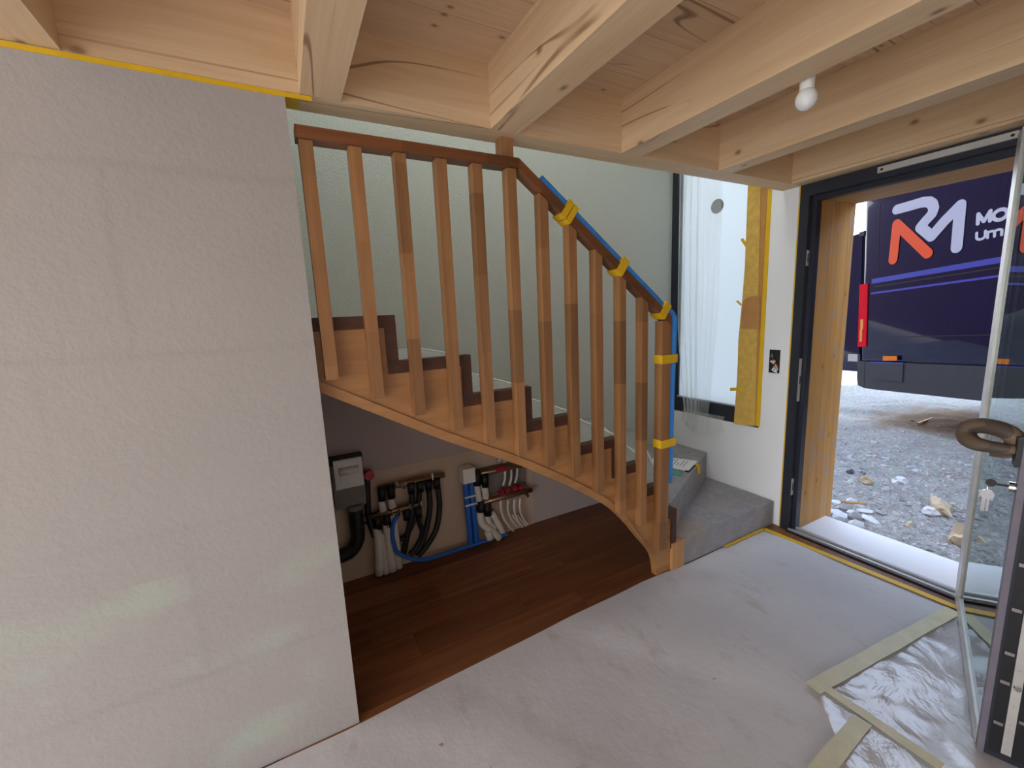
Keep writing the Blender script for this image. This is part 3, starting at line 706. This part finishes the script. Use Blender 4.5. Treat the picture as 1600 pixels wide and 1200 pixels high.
obj('recess', bx(xl-.005, xr+.004, 1.0, 1.051, .80, .845), M['black'], wbx, bevel=.003)
bm = BM(); tube(bm, [(-2.835, 1.0, .525), (-2.835, 1.0, .40), (-2.84, 1.0, .30), (-2.88, 1.0, .235), (-2.95, 1.0, .215), (-3.1, 1.0, .215)], .043, 14, 5)
obj('drain_pipe', bm, M['black'], wbx, smooth=True)
bm = BM(); cyl(bm, (-2.835, 1.0, .50), (-2.835, 1.0, .53), .050, 14); obj('pipe_collar', bm, M['grey_box'], wbx)
# black insulated riser with a red knob
rp_ = empty('water_riser', (-2.70, 1.0, .2), 'single black insulated pipe topped by a red valve knob', 'pipe')
pts = w3([(-2.743, 1.0, 0.726), (-2.753, 1.0, 0.584), (-2.761, 1.0, 0.457), (-2.754, 1.0, 0.368), (-2.736, 1.0, 0.282)]); 
obj('pipe', tube(BM(), pts, .020, 10, 4), M['black'], rp_, smooth=True)
k = w3([(-2.736, 0.975, 0.707)])[0]
bm = BM(); cyl(bm, k+Vector((0, .02, 0)), k-Vector((0, .02, 0)), .030, 12); obj('valve_knob', bm, M['red'], rp_)
bm = BM(); cyl(bm, k+Vector((0, .06, 0)), k+Vector((0, .02, 0)), .012, 10); obj('valve_stem', bm, M['brass'], rp_)
# left manifold
m1_ = empty('pipe_manifold', (-2.45, 1.0, .02), 'drinking water manifold with black pipes and a blue loop hose', 'manifold')
u = w3([(-2.67, 1.0, 0.592), (-2.245, 1.0, 0.59)]); l = w3([(-2.747, 0.985, 0.431), (-2.416, 0.985, 0.43)])
obj('upper_bar', cyl(BM(), u[0], u[1], .020, 12), M['brass'], m1_, smooth=True)
obj('lower_bar', cyl(BM(), l[0], l[1], .018, 12), M['brass'], m1_, smooth=True)
for p in [(-2.575, 0.965, 0.611), (-2.53, 0.965, 0.593), (-2.338, 0.965, 0.611), (-2.625, 0.965, 0.434), (-2.578, 0.965, 0.422), (-2.503, 0.965, 0.442), (-2.426, 0.965, 0.445)]:
    bm = BM(); cyl(bm, (p[0], p[1]+.03, p[2]), (p[0], p[1], p[2]), .010, 10); cyl(bm, (p[0], p[1]-.004, p[2]-.022), (p[0], p[1]-.004, p[2]+.022), .006, 8)
    obj('valve', bm, M['steel'], m1_)
for pts, rr in (([(-2.48, 0.985, 0.589), (-2.483, 0.985, 0.485), (-2.492, 0.985, 0.375), (-2.533, 0.985, 0.235), (-2.568, 0.985, 0.119)], .019), ([(-2.421, 0.985, 0.582), (-2.433, 0.985, 0.488), (-2.447, 0.985, 0.317), (-2.432, 0.985, 0.22), (-2.484, 0.985, 0.127), (-2.53, 0.985, 0.095)], .018), ([(-2.363, 0.985, 0.584), (-2.365, 0.985, 0.493), (-2.367, 0.985, 0.394), (-2.395, 0.985, 0.271), (-2.437, 0.985, 0.159), (-2.494, 0.985, 0.091)], .019), ([(-2.306, 0.985, 0.578), (-2.3, 0.985, 0.477), (-2.301, 0.985, 0.369), (-2.335, 0.985, 0.222), (-2.411, 0.985, 0.119), (-2.474, 0.985, 0.069)], .019), ([(-2.469, 0.995, 0.41), (-2.48, 0.995, 0.322), (-2.545, 0.995, 0.226), (-2.581, 0.995, 0.222)], .018)):
    obj('black_pipe', tube(BM(), w3(pts), rr, 10, 4), M['black'], m1_, smooth=True)
for p in [(-2.482, 0.985, 0.567), (-2.423, 0.985, 0.56), (-2.365, 0.985, 0.558), (-2.308, 0.985, 0.556), (-2.527, 0.985, 0.392), (-2.448, 0.985, 0.386)]:
    obj('pipe_sleeve', cyl(BM(), (p[0], p[1], p[2]-.045), (p[0], p[1], p[2]+.03), .024, 10, .026), M['gasket'], m1_, smooth=True)
for pts, rr in (([(-2.723, 0.985, 0.344), (-2.72, 0.985, 0.232), (-2.736, 0.985, 0.023)], .026), ([(-2.698, 1.0, 0.293), (-2.691, 1.0, 0.178), (-2.689, 1.0, 0.01)], .024), ([(-2.658, 0.985, 0.354), (-2.656, 0.985, 0.227), (-2.65, 0.985, 0.02)], .026), ([(-2.613, 1.0, 0.402), (-2.607, 1.0, 0.228), (-2.604, 1.0, 0.019)], .024)):
    obj('white_pipe', tube(BM(), w3(pts), rr, 12, 3), M['pipe_white'], m1_, smooth=True)
for pts in ([(-2.678, 0.985, 0.524), (-2.67, 0.985, 0.449)], [(-2.619, 0.985, 0.535), (-2.611, 0.985, 0.456)]):
    obj('white_sleeve', cyl(BM(), *w3(pts), .017, 12, .026), M['pipe_white'], m1_, smooth=True)
for p in [(-2.669, 0.985, 0.569), (-2.612, 0.985, 0.569), (-2.712, 0.985, 0.385), (-2.655, 0.985, 0.383)]:
    obj('connector', cyl(BM(), (p[0], p[1], p[2]-.05), (p[0], p[1], p[2]+.04), .026, 10), M['gasket'], m1_, smooth=True)
obj('bracket', tube(BM(), w3([(-2.716, 0.97, 0.45), (-2.806, 0.97, 0.45), (-2.803, 0.97, 0.417), (-2.783, 0.97, 0.395)]), .006, 6, 0), M['black'], m1_)
hs = w3([(-2.588, 0.955, 0.407), (-2.62, 0.955, 0.364), (-2.633, 0.955, 0.294), (-2.629, 0.955, 0.218), (-2.604, 0.955, 0.143)])
hs += [Vector((x, .975, .03)) for x in (-2.42, -2.3, -2.15, -2.02, -1.9, -1.8)]
hs[5] = Vector((-2.47, .96, .05))
tag(obj('blue_hose', tube(BM(), hs, .014, 10, 5), M['blue_hose'], smooth=True), 'blue hose looping from the left manifold along the floor to the blue pipes', 'hose')
# blue riser pipes with white cap
br = empty('blue_pipe_bundle', (-2.03, 1.0, .03), 'bundle of blue pipes with a square white cap between the two manifolds', 'pipe')
c4_ = w3([(-2.124, 0.98, 0.611), (-2.033, 0.98, 0.601), (-2.037, 0.98, 0.51), (-2.128, 0.98, 0.516)])
cx_, cz_ = sum(p.x for p in c4_)/4, sum(p.z for p in c4_)/4
obj('cap', bx(cx_-.045, cx_+.045, .955, 1.045, cz_-.055, cz_+.05), M['white'], br, bevel=.008)
for dx, dy in ((-.021, 0), (.021, .0), (0, .03)):
    obj('blue_pipe', tube(BM(), [(cx_+dx, .985+dy, cz_-.05), (cx_+dx+.004, .985+dy, .32), (cx_+dx*1.1+.012, .985+dy, .15), (cx_+dx*1.2+.01, .985+dy, .015)], .020, 10, 4), M['blue_hose'], br, smooth=True)
for z in (.34, .40): obj('pipe_clip', bx(cx_-.04, cx_+.045, .963, .968, z-.006, z+.006), M['white'], br)
# right manifold
m2_ = empty('heating_manifold', (-1.75, 1.0, .02), 'underfloor heating manifold with red caps and thin white pipes', 'manifold')
u = w3([(-2.017, 1.0, 0.54), (-1.787, 1.0, 0.529), (-1.616, 1.0, 0.53)]); l = w3([(-2.0, 0.985, 0.324), (-1.805, 0.985, 0.329), (-1.57, 0.985, 0.322)])
obj('upper_bar', cyl(BM(), u[0], u[-1], .020, 12), M['brass'], m2_, smooth=True)
obj('lower_bar', cyl(BM(), l[0], l[-1], .022, 12), M['brass'], m2_, smooth=True)
for p in [(-1.845, 0.96, 0.551), (-1.813, 0.96, 0.549), (-1.835, 0.96, 0.371), (-1.789, 0.96, 0.378), (-1.728, 0.96, 0.379), (-1.677, 0.96, 0.376)]:
    bm = BM(); cyl(bm, (p[0], p[1]+.03, p[2]), (p[0], p[1]-.012, p[2]), .018, 12); obj('red_cap', bm, M['red'], m2_)
for p in [(-1.8, 0.96, 0.605), (-1.841, 0.96, 0.623), (-1.629, 0.96, 0.371), (-1.615, 0.96, 0.291), (-1.8, 0.96, 0.347)]:
    bm = BM(); cyl(bm, (p[0], p[1]+.03, p[2]), (p[0], p[1], p[2]), .013, 10); obj('valve', bm, M['steel'], m2_)
for pts in ([(-1.779, 1.0, 0.515), (-1.783, 1.0, 0.456), (-1.8, 1.0, 0.404)], [(-1.727, 1.0, 0.513), (-1.731, 1.0, 0.444), (-1.75, 1.0, 0.392)], [(-1.674, 1.0, 0.517), (-1.683, 1.0, 0.446), (-1.702, 1.0, 0.4)]):
    obj('thin_pipe', tube(BM(), w3(pts), .009, 8, 4), M['pipe_white'], m2_, smooth=True)
for pts in ([(-1.836, 0.985, 0.312), (-1.834, 0.985, 0.223), (-1.802, 0.985, 0.125), (-1.739, 0.985, 0.032)], [(-1.774, 0.985, 0.29), (-1.779, 0.985, 0.209), (-1.754, 0.985, 0.131), (-1.709, 0.985, 0.063)], [(-1.719, 0.985, 0.282), (-1.726, 0.985, 0.214), (-1.706, 0.985, 0.124), (-1.658, 0.985, 0.041)], [(-1.668, 0.985, 0.282), (-1.678, 0.985, 0.207), (-1.657, 0.985, 0.123), (-1.611, 0.985, 0.044)], [(-1.738, 1.0, 0.159), (-1.693, 1.0, 0.081), (-1.673, 1.0, 0.056)], [(-1.697, 1.0, 0.148), (-1.658, 1.0, 0.084), (-1.624, 1.0, 0.032)]):
    obj('thin_pipe', tube(BM(), w3(pts), .009, 8, 4), M['pipe_white'], m2_, smooth=True)
for pts, rr in (([(-2.015, 1.0, 0.474), (-2.006, 1.0, 0.374), (-1.997, 1.0, 0.317)], .026), ([(-1.959, 1.0, 0.461), (-1.948, 1.0, 0.384), (-1.948, 1.0, 0.329)], .026), ([(-2.006, 0.98, 0.26), (-1.998, 0.98, 0.177), (-1.945, 0.98, 0.112), (-1.864, 0.98, 0.017)], .028), ([(-1.948, 1.0, 0.223), (-1.936, 1.0, 0.151), (-1.891, 1.0, 0.087)], .026), ([(-1.909, 1.0, 0.225), (-1.862, 1.0, 0.129), (-1.82, 1.0, 0.021)], .026), ([(-1.961, 0.96, 0.107), (-1.948, 0.96, 0.046)], .028)):
    obj('white_pipe', tube(BM(), w3(pts), rr, 12, 4), M['pipe_white'], m2_, smooth=True)
for p in [(-2.01, 0.985, 0.514), (-1.952, 0.985, 0.488), (-1.992, 0.985, 0.291), (-1.943, 0.985, 0.265)]:
    obj('connector', cyl(BM(), (p[0], p[1], p[2]-.05), (p[0], p[1], p[2]+.05), .028, 10), M['gasket'], m2_, smooth=True)
obj('back_plate', bx(-1.98, -1.58, 1.038, 1.051, .34, .56), M['grey_box'], m2_)
# ================================================================ OPEN DOOR LEAF (hinged at the near jamb, swung in)
TH = math.radians(18.4); ux = Vector((-math.cos(TH), -math.sin(TH), 0)); uy = Vector((-math.sin(TH), math.cos(TH), 0))
# local x runs from hinge to lock edge, local y is the outer face, z up
LM = Matrix((ux, uy, Vector((0, 0, 1)))).transposed().to_4x4(); LM.translation = (-.05, -.957, .034)
dl = empty('door_leaf', (0, 0, 0), 'open glazed entrance door leaf with a taped handle and dark lock edge', 'door', mtx=LM)
LW, LH, LT = 1.085, 2.325, .110
def lo(name, bm, m, parent=None, **k): return obj(name, bm, m, parent or dl, local=True, **k)
bm = BM(); box(bm, .0, .05, -LT, -.004, 0, LH); box(bm, LW-.05, LW, -LT, -.012, 0, LH); box(bm, .05, LW-.05, -LT, -.004, 0, .06); box(bm, .05, LW-.05, -LT, -.004, LH-.06, LH)
lo('leaf_frame', bm, M['anthracite'], bevel=.003)
bm = BM(); box(bm, .0, .13, -.004, .010, 0, LH); box(bm, .13, LW-.028, -.004, .008, 0, .075); box(bm, .13, LW-.028, -.004, .004, LH-.06, LH); lo('edge_strip', bm, M['alu_pale'], bevel=.001)
lo('edge_strip', bx(LW-.028, LW+.002, -.012, .005, 0, LH), M['edge_grey'], bevel=.002)
lo('glass_pane', bx(.1305, LW-.0285, -.010, .0, .0755, LH-.0605), M['glass'])
lo('inner_pane', bx(.0505, LW-.0505, -.092, -.086, .0605, LH-.0605), M['glass'])
# lock edge: two grooves with metal clips either side of a steel face plate
fp = lo('face_plate', bx(LW-.0005, LW+.004, -.073, -.050, .03, LH-.05), M['alu_pale'])
bm = BM(); z = .08
while z < 2.2: cyl(bm, (LW+.004, -.0615, z), (LW+.006, -.0615, z), .004, 8); z += .07
lo('screw', bm, M['alu'], fp)
bm = BM(); box(bm, LW-.002, LW+.001, -.049, -.020, .02, LH-.02); box(bm, LW-.002, LW+.001, -.104, -.074, .02, LH-.02); lo('groove_seal', bm, M['gasket'])
for k in range(15):
    z = .14+.145*k+.02*math.sin(k*2.1)
    for yy in (-.034, -.088):
        lo('clip', bx(LW, LW+.006, yy-.011, yy+.011, z-.006 if yy > -.05 else z+.03, z+.006 if yy > -.05 else z+.042), M['steel'])
for z in (.30, 1.00, 1.80): lo('bolt', cyl(BM(), (LW, -.0615, z), (LW+.016, -.0615, z), .009, 10), M['steel'])
# taped pull handle, loops out from the lock stile
HX, HZ = LW-.03, 1.12
hp = [(HX, .0, HZ-.01), (HX, .05, HZ-.01), (HX-.03, .10, HZ-.012), (HX-.07, .122, HZ+.0), (HX-.085, .118, HZ+.03), (HX-.07, .09, HZ+.045), (HX-.045, .05, HZ+.044), (HX-.03, .022, HZ+.028), (HX-.04, .012, HZ-.005), (HX-.06, .03, HZ-.03), (HX-.07, .06, HZ-.032)]
hd = lo('handle', tube(BM(), hp, lambda t: .012+.015*min(1, t*4), 12, 6), M['wrap'], smooth=True)
lo('handle_rose', bx(LW-.055, LW+.001, .005, .018, HZ-.06, HZ+.035), M['black'], hd, bevel=.004)
ky = lo('lock_cylinder', cyl(BM(), (HX, 0, .985), (HX, .02, .985), .017, 14), M['steel'])
KX = HX
bm = BM(); box(bm, KX-.002, KX+.002, .02, .045, .982, .990); cyl(bm, (KX-.003, .058, .988), (KX+.003, .058, .988), .013, 14); lo('key', bm, M['black'], ky)
bm = BM(); cyl(bm, (KX-.003, .063, .945), (KX+.001, .063, .945), .017, 14); box(bm, KX-.004, KX-.001, .056, .062, .885, .93); box(bm, KX+.001, KX+.004, .065, .074, .885, .93); tube(bm, [(KX, .058, .985), (KX-.004, .064, .97), (KX, .062, .955)], .0015, 6, 4); lo('key', bm, M['steel'], ky)
for z in (.25, 1.1, 2.0): lo('hinge', cyl(BM(), (-.012, -.02, z), (-.012, -.02, z+.12), .012, 12), M['anthracite'])
# ================================================================ OUTSIDE
def gz(x, y):
    t = min(1, max(0, (x-1.0)/2.2)); s = t*t*(3-2*t)
    z = -.115+.028*(x-.55)+s*.07*max(-1.0, min(6, .9-y))
    k = min(1, max(0, (x-.75)/.5))
    return z+k*(.05*noise.noise((x*1.3, y*1.3, 1))+.02*noise.noise((x*4, y*4, 2))+.010*noise.noise((x*12, y*12, 3)))
def PG(u, v):
    x = .5+u**1.5*11.5; y = -5+v*13; return (x, y, gz(x, y))
gr = obj('ground', sheet(BM(), PG, 170, 190), M['ground'], smooth=True, kind='structure')
bm = BM(); box(bm, -60, 80, -60, 80, -.75, -.6); obj('ground_far', bm, M['ground'], kind='structure')
bm = BM()
def PG2(u, v):
    x = 11.9+u**1.5*60; y = -45+v*90; return (x, y, gz(12, max(-5, min(8, y)))-.004+.6*u*u)
obj('ground_beyond', sheet(BM(), PG2, 20, 20), M['ground'], kind='structure')
# gravel chips
r = random.Random(21); V = []; F = []
def chip(x, y, s, z):
    b = len(V); a = r.random()*6.28; ca, sa = math.cos(a), math.sin(a)
    for px, py, pz in ((-1, -.6, -.2), (1, -.5, -.2), (.8, .6, -.2), (-.7, .7, -.2), (-.5, -.1, .5), (.5, .1, .45)):
        px += r.uniform(-.25, .25); py += r.uniform(-.25, .25); pz += r.uniform(-.12, .12)
        V.append((x+(px*ca-py*sa)*s, y+(px*sa+py*ca)*s, z+pz*s*.8))
    for f in ((0, 1, 5, 4), (1, 2, 5), (2, 3, 4, 5), (3, 0, 4), (3, 2, 1, 0)): F.append(tuple(b+i for i in f))
for i in range(15000):
    x = .60+abs(r.gauss(0, 1))*1.2; y = r.uniform(-1.7, 1.5+x*.25)
    s = r.choice((.006, .008, .010, .014, .020)) if r.random() < .95 else r.uniform(.025, .042)
    chip(x, y, s, gz(x, y)+s*.1)
me = bpy.data.meshes.new('gravel'); me.from_pydata(V, [], F); me.materials.append(M['gravel'])
go = bpy.data.objects.new('gravel', me); C.objects.link(go); go['kind'] = 'stuff'; go['label'] = 'loose grey gravel chips over the soil outside the door'
# door step slabs
ds = empty('door_step', (.3, -.5, -.12), 'pale rough concrete step slabs just outside the door threshold', 'doorstep')
obj('slab', prism(BM(), [(.092, -.066), (.095, -.55), (.40, -.56), (.445, -.30), (.41, -.12), (.395, -.066)], -.12, -.032), M['slab'], ds, bevel=.008)
obj('slab', prism(BM(), [(.095, -.556), (.095, -.962), (.37, -.962), (.36, -.80), (.395, -.566)], -.12, -.036), M['slab'], ds, bevel=.008)
# single stones
def stone(name, x, y, sx_, sy_, sz_, m, seed, label, group=None, rot=0):
    rr = random.Random(seed); bm = BM()
    bmesh.ops.create_icosphere(bm, subdivisions=1 if seed > 40 else 2, radius=1)
    for v in bm.verts:
        n = noise.noise(v.co*1.6+Vector((seed*3.7, 0, 0)))
        v.co *= 1+.75*n+(rr.uniform(-.22, .22) if seed > 40 else rr.uniform(-.05, .05))
        v.co = Vector((round(v.co.x*2.6)/2.6*.5+v.co.x*.5, v.co.y, round(v.co.z*2.2)/2.2*.5+v.co.z*.5))
    c, s = math.cos(rot), math.sin(rot); z = gz(x, y)
    for v in bm.verts:
        a, b = v.co.x*sx_, v.co.y*sy_; v.co = Vector((x+a*c-b*s, y+a*s+b*c, z+v.co.z*sz_+sz_*.35))
    tag(obj(name, bm, m), label, 'stone', group)
stone('stone', 1.50, -.43, .15, .06, .055, M['stone_tan'], 3, 'long tan stone with a pointed end lying in the gravel', None, .5)
stone('stone', 1.36, -.42, .07, .05, .035, M['stone_white'], 4, 'white angular stone lying just in front of the long tan stone')
stone('stone', 1.86, -.05, .09, .06, .04, M['stone_white'], 5, 'pale flat stone in the middle of the gravel, beyond the tan stone')
stone('stone', .98, -.71, .085, .08, .085, M['stone_tan'], 6, 'rounded beige stone beside the glass door leaf')
stone('stone', 1.77, .32, .05, .03, .025, M['stone_dark'], 7, 'small dark stone on the gravel near the larch door reveal')
stone('stone', 1.85, .26, .04, .03, .025, M['stone_grey'], 8, 'small grey stone next to the small dark stone')
stone('stone', 1.02, -.4, .05, .02, .02, M['stone_tan'], 9, 'thin brown stone chip in the fine gravel before the step slab')
stone('stone', 1.62, .12, .07, .05, .05, M['stone_tan'], 10, 'brownish lump of soil-covered stone above the rubble heap')
sp_ = [(.66, -.10), (.74, -.06), (.70, -.18), (.80, -.13), (.88, -.08), (.78, -.0), (.92, .0), (1.0, -.12), (.86, -.22), (.72, .06), (.98, .08), (1.1, .02), (1.08, -.2), (.62, -.02)]
r = random.Random(33)
for k, (x, y) in enumerate(sp_):
    stone('rubble_stone', x, y, r.uniform(.04, .085), r.uniform(.03, .055), r.uniform(.02, .04), M['stone_white' if k % 3 else 'stone_grey'], 50+k, 'pale broken stone in the rubble heap at the foot of the larch reveal', 'rubble at the foot of the larch reveal', r.random()*3)
tag(obj('wood_stick', cyl(BM(), (.93, .02, gz(.93, .02)+.05), (1.07, -.10, gz(1.07, -.1)+.05), .010, 8), M['jamb']), 'short brown stick lying on the rubble heap', 'stick')
tag(obj('wood_lath', bx(4.05, 4.5, .55, .57, gz(4.2, .56)+.005, gz(4.2, .56)+.025), M['oak_pale']), 'thin pale lath lying on the ground in front of the van', 'lath')
# ---- the van, side on, parked on the slope (local x along the side towards the cab, y into the body)
VAN_AX=((-0.418, -0.9058, 0.0697),(0.908, -0.4191, 0.0),(0.0292, 0.0633, 0.9976))
VM = Matrix(VAN_AX).transposed().to_4x4(); VM.translation = (4.0, 1.20, .02)
van = empty('van', (0, 0, 0), 'dark blue removal van with an orange and silver logo, parked outside the door', 'van', mtx=VM)
def vo(name, bm, m, parent=None, **k): return obj(name, bm, m, parent or van, local=True, **k)
bm = BM(); VW = 2.05; ZB, ZT = .74, 3.06
prof = [(0, ZB), (0, ZT-.12), (.06, ZT-.02), (.2, ZT), (4.0, ZT), (4.5, ZT-.15), (5.2, 1.85), (6.0, 1.5), (6.15, 1.1), (6.15, ZB)]
prism(bm, prof, 0, VW, 'y')
bmesh.ops.bevel(bm, geom=[e for e in bm.edges if abs((e.verts[0].co-e.verts[1].co).y) < .01], offset=.075, segments=5, affect='EDGES', profile=.5)
body = vo('body', bm, M['van_paint'], smooth=False)
for p in body.data.polygons: p.use_smooth = True
body.data.set_sharp_from_angle(angle=math.radians(28))
bm = BM(); prism(bm, [(.02, .43), (.005, .52), (.0, ZB+.02), (.02, ZB+.03), (6.1, ZB+.03), (6.16, .6), (6.1, .42), (.25, .395), (.12, .40)], -.025, VW+.025, 'y')
vo('bumper_cladding', bm, M['van_clad'], bevel=.035)
vo('cladding_seam', bx(.118, .126, -.0262, -.02, .42, ZB+.02), M['black'])
st2 = [(0.213, 0.757), (0.671, 0.761), (0.666, 0.531), (0.268, 0.541)]
pn = vo('step_panel', prism(BM(), st2, -.034, -.0255, 'y'), M['van_clad'], bevel=.004)
vo('step_edge', prism(BM(), [(st2[0][0], st2[0][1]), (st2[1][0], st2[1][1]), (st2[1][0], st2[1][1]+.015), (st2[0][0], st2[0][1]+.015)], -.036, -.0256, 'y'), M['van_stripe'], pn)
vo('side_marker', prism(BM(), [(0.396, 0.854), (0.584, 0.859), (0.586, 0.799), (0.398, 0.792)], -.036, -.024, 'y'), M['amber'], bevel=.004)
lp = [(-0.065, 1.838), (0.081, 1.803), (0.108, 1.574), (0.148, 1.048), (0.074, 1.005), (-0.003, 0.975), (-0.04, 1.381)]
zz = [p[1] for p in lp]
lampb = vo('tail_lamp', bx(-.012, .115, -.012, .06, min(zz), max(zz)), M['lamp_red'], bevel=.012)
vo('amber_lens', bx(.018, .052, -.016, -.010, min(zz)+.07, min(zz)+.24), M['lamp_amber'], lampb)
vo('amber_lens', bx(.024, .066, -.016, -.010, min(zz)+.24, min(zz)+.38), M['lamp_amber'], lampb)
def stripe(name, pts, w, m):
    (x0, z0), (x1, z1) = pts; s = (z1-z0)/(x1-x0)*.0; zc = (z0+z1)/2
    vo(name, prism(BM(), [(x0, zc-w/2), (5.0, zc-w/2), (5.0, zc+w/2), (x0, zc+w/2)], -.006, .0, 'y'), m)
stripe('rub_strip', [(0.169, 1.871), (1.579, 1.84)], .062, M['van_stripe'])
stripe('rub_strip', [(0.162, 1.704), (1.577, 1.686)], .024, M['van_stripe'])
stripe('panel_groove', [(0.204, 1.786), (1.582, 1.771)], .012, M['black'])
stripe('panel_groove', [(0.233, 1.099), (1.53, 1.099)], .010, M['black'])
gx = [(0.218, 2.912), (0.162, 1.883)]
vo('corner_groove', bx(.245, .252, -.003, .0, 1.95, ZT-.2), M['black'])
# logo strokes
def stroke(name, pts, w, m, y=-.004, cap=True):
    bm = BM(); th = .003; P_ = [Vector(p) for p in pts]
    for i in range(len(P_)-1):
        d = (P_[i+1]-P_[i]).normalized(); n = Vector((-d.y, d.x))*w/2
        prism(bm, [tuple(P_[i]-n), tuple(P_[i+1]-n), tuple(P_[i+1]+n), tuple(P_[i]+n)], y-th-.00002*i, y, 'y')
    for i, p in enumerate(P_):
        prism(bm, [(p.x+w/2*math.cos(a*math.pi/9), p.y+w/2*math.sin(a*math.pi/9)) for a in range(18)], y-th-.00001*(i+.5), y, 'y')
    return vo(name, bm, m)
g1 = [(0.49, 2.699), (0.663, 2.69), (0.802, 2.685), (0.876, 2.666), (0.92, 2.625), (0.937, 2.569), (0.918, 2.513), (0.848, 2.455), (0.791, 2.4), (0.923, 2.26), (1.061, 2.395), (1.215, 2.518), (1.197, 2.071)]
stroke('logo_silver', g1, .118, M['logo_grey'])
g2 = [(0.462, 2.086), (0.497, 2.519), (0.888, 2.073)]
stroke('logo_orange', g2, .118, M['orange'], -.0045)
t = [(1.361, 2.251), (1.367, 2.368), (1.632, 2.202), (1.627, 2.317), (1.356, 2.088), (1.36, 2.174), (1.617, 2.052), (1.613, 2.132)]
def letter(ch, x, z, w, h, th):
    el = lambda a0, a1, cx, cz, rx, rz: [(cx+rx*math.cos(math.radians(a0+(a1-a0)*i/16)), cz+rz*math.sin(math.radians(a0+(a1-a0)*i/16))) for i in range(17)]
    P_ = {'M': [[(0, 0), (0, 1), (.5, .1), (1, 1), (1, 0)]], 'O': [el(0, 360, .5, .5, .52, .5)], 'U': [[(0, 1), (0, .4)]+el(180, 360, .5, .4, .5, .4)+[(1, 1)]],
          'm': [[(0, 0), (0, .72)], [(0, .45)]+el(180, 0, .25, .5, .25, .22)+[(.5, 0)], [(.5, .45)]+el(180, 0, .75, .5, .25, .22)+[(1, 0)]]}[ch]
    for pl in P_: stroke('lettering', [(x+a*w, z+b*h) for a, b in pl], th, M['logo_white'])
h1 = (t[1][1]-t[0][1]); h2 = (t[5][1]-t[4][1])
wm = t[2][0]-t[0][0]; slp = lambda f, a, b: t[a][1]+(t[b][1]-t[a][1])*f
letter('M', t[0][0]+.03, t[0][1]+.02, wm*.40, h1*.86, .036); letter('O', t[0][0]+wm*.62, slp(.3, 0, 2)+.02, wm*.42, h1*.86, .036)
wu = t[6][0]-t[4][0]
letter('U', t[4][0]+.03, t[4][1]+.015, wu*.30, h2*.88, .026); letter('m', t[4][0]+wu*.50, t[4][1]+.015, wu*.46, h2*.95, .026)
for x in (2.25, 5.2):
    bm = BM(); tube(bm, [(x, -.02, .36), (x, .24, .36)], .36, 28, 0); w_ = vo('wheel', bm, M['rubber'])
    bm = BM(); tube(bm, [(x, -.03, .36), (x, .0, .36)], .22, 20, 0); vo('hub', bm, M['alu'], w_)
    bm = BM(); prism(bm, [(x+.45*math.cos(a), .36+.45*math.sin(a)) for a in [math.pi*k/12 for k in range(13)]], -.032, -.02, 'y'); vo('wheel_arch', bm, M['black'])
    bm = BM(); tube(bm, [(x, VW-.24, .36), (x, VW+.02, .36)], .36, 28, 0); vo('wheel', bm, M['rubber'])
vo('cab_window', prism(BM(), [(4.2, 1.9), (4.95, 1.9), (4.55, 2.55), (4.2, 2.6)], -.006, .0, 'y'), M['tar_glass'])
rd = vo('rear_door', bx(-.86, -.03, .03, .09, .62, 2.55), M['van_paint'], bevel=.02)
vo('door_hinge', bx(-.05, .03, .0, .05, 2.50, 2.56), M['black'], rd)
lt = [(-0.184, 0.866), (-0.004, 0.764)]
vo('door_latch', bx(lt[0][0], lt[1][0]-.02, .0, .035, lt[1][1], lt[0][1]), M['alu_pale'], rd)
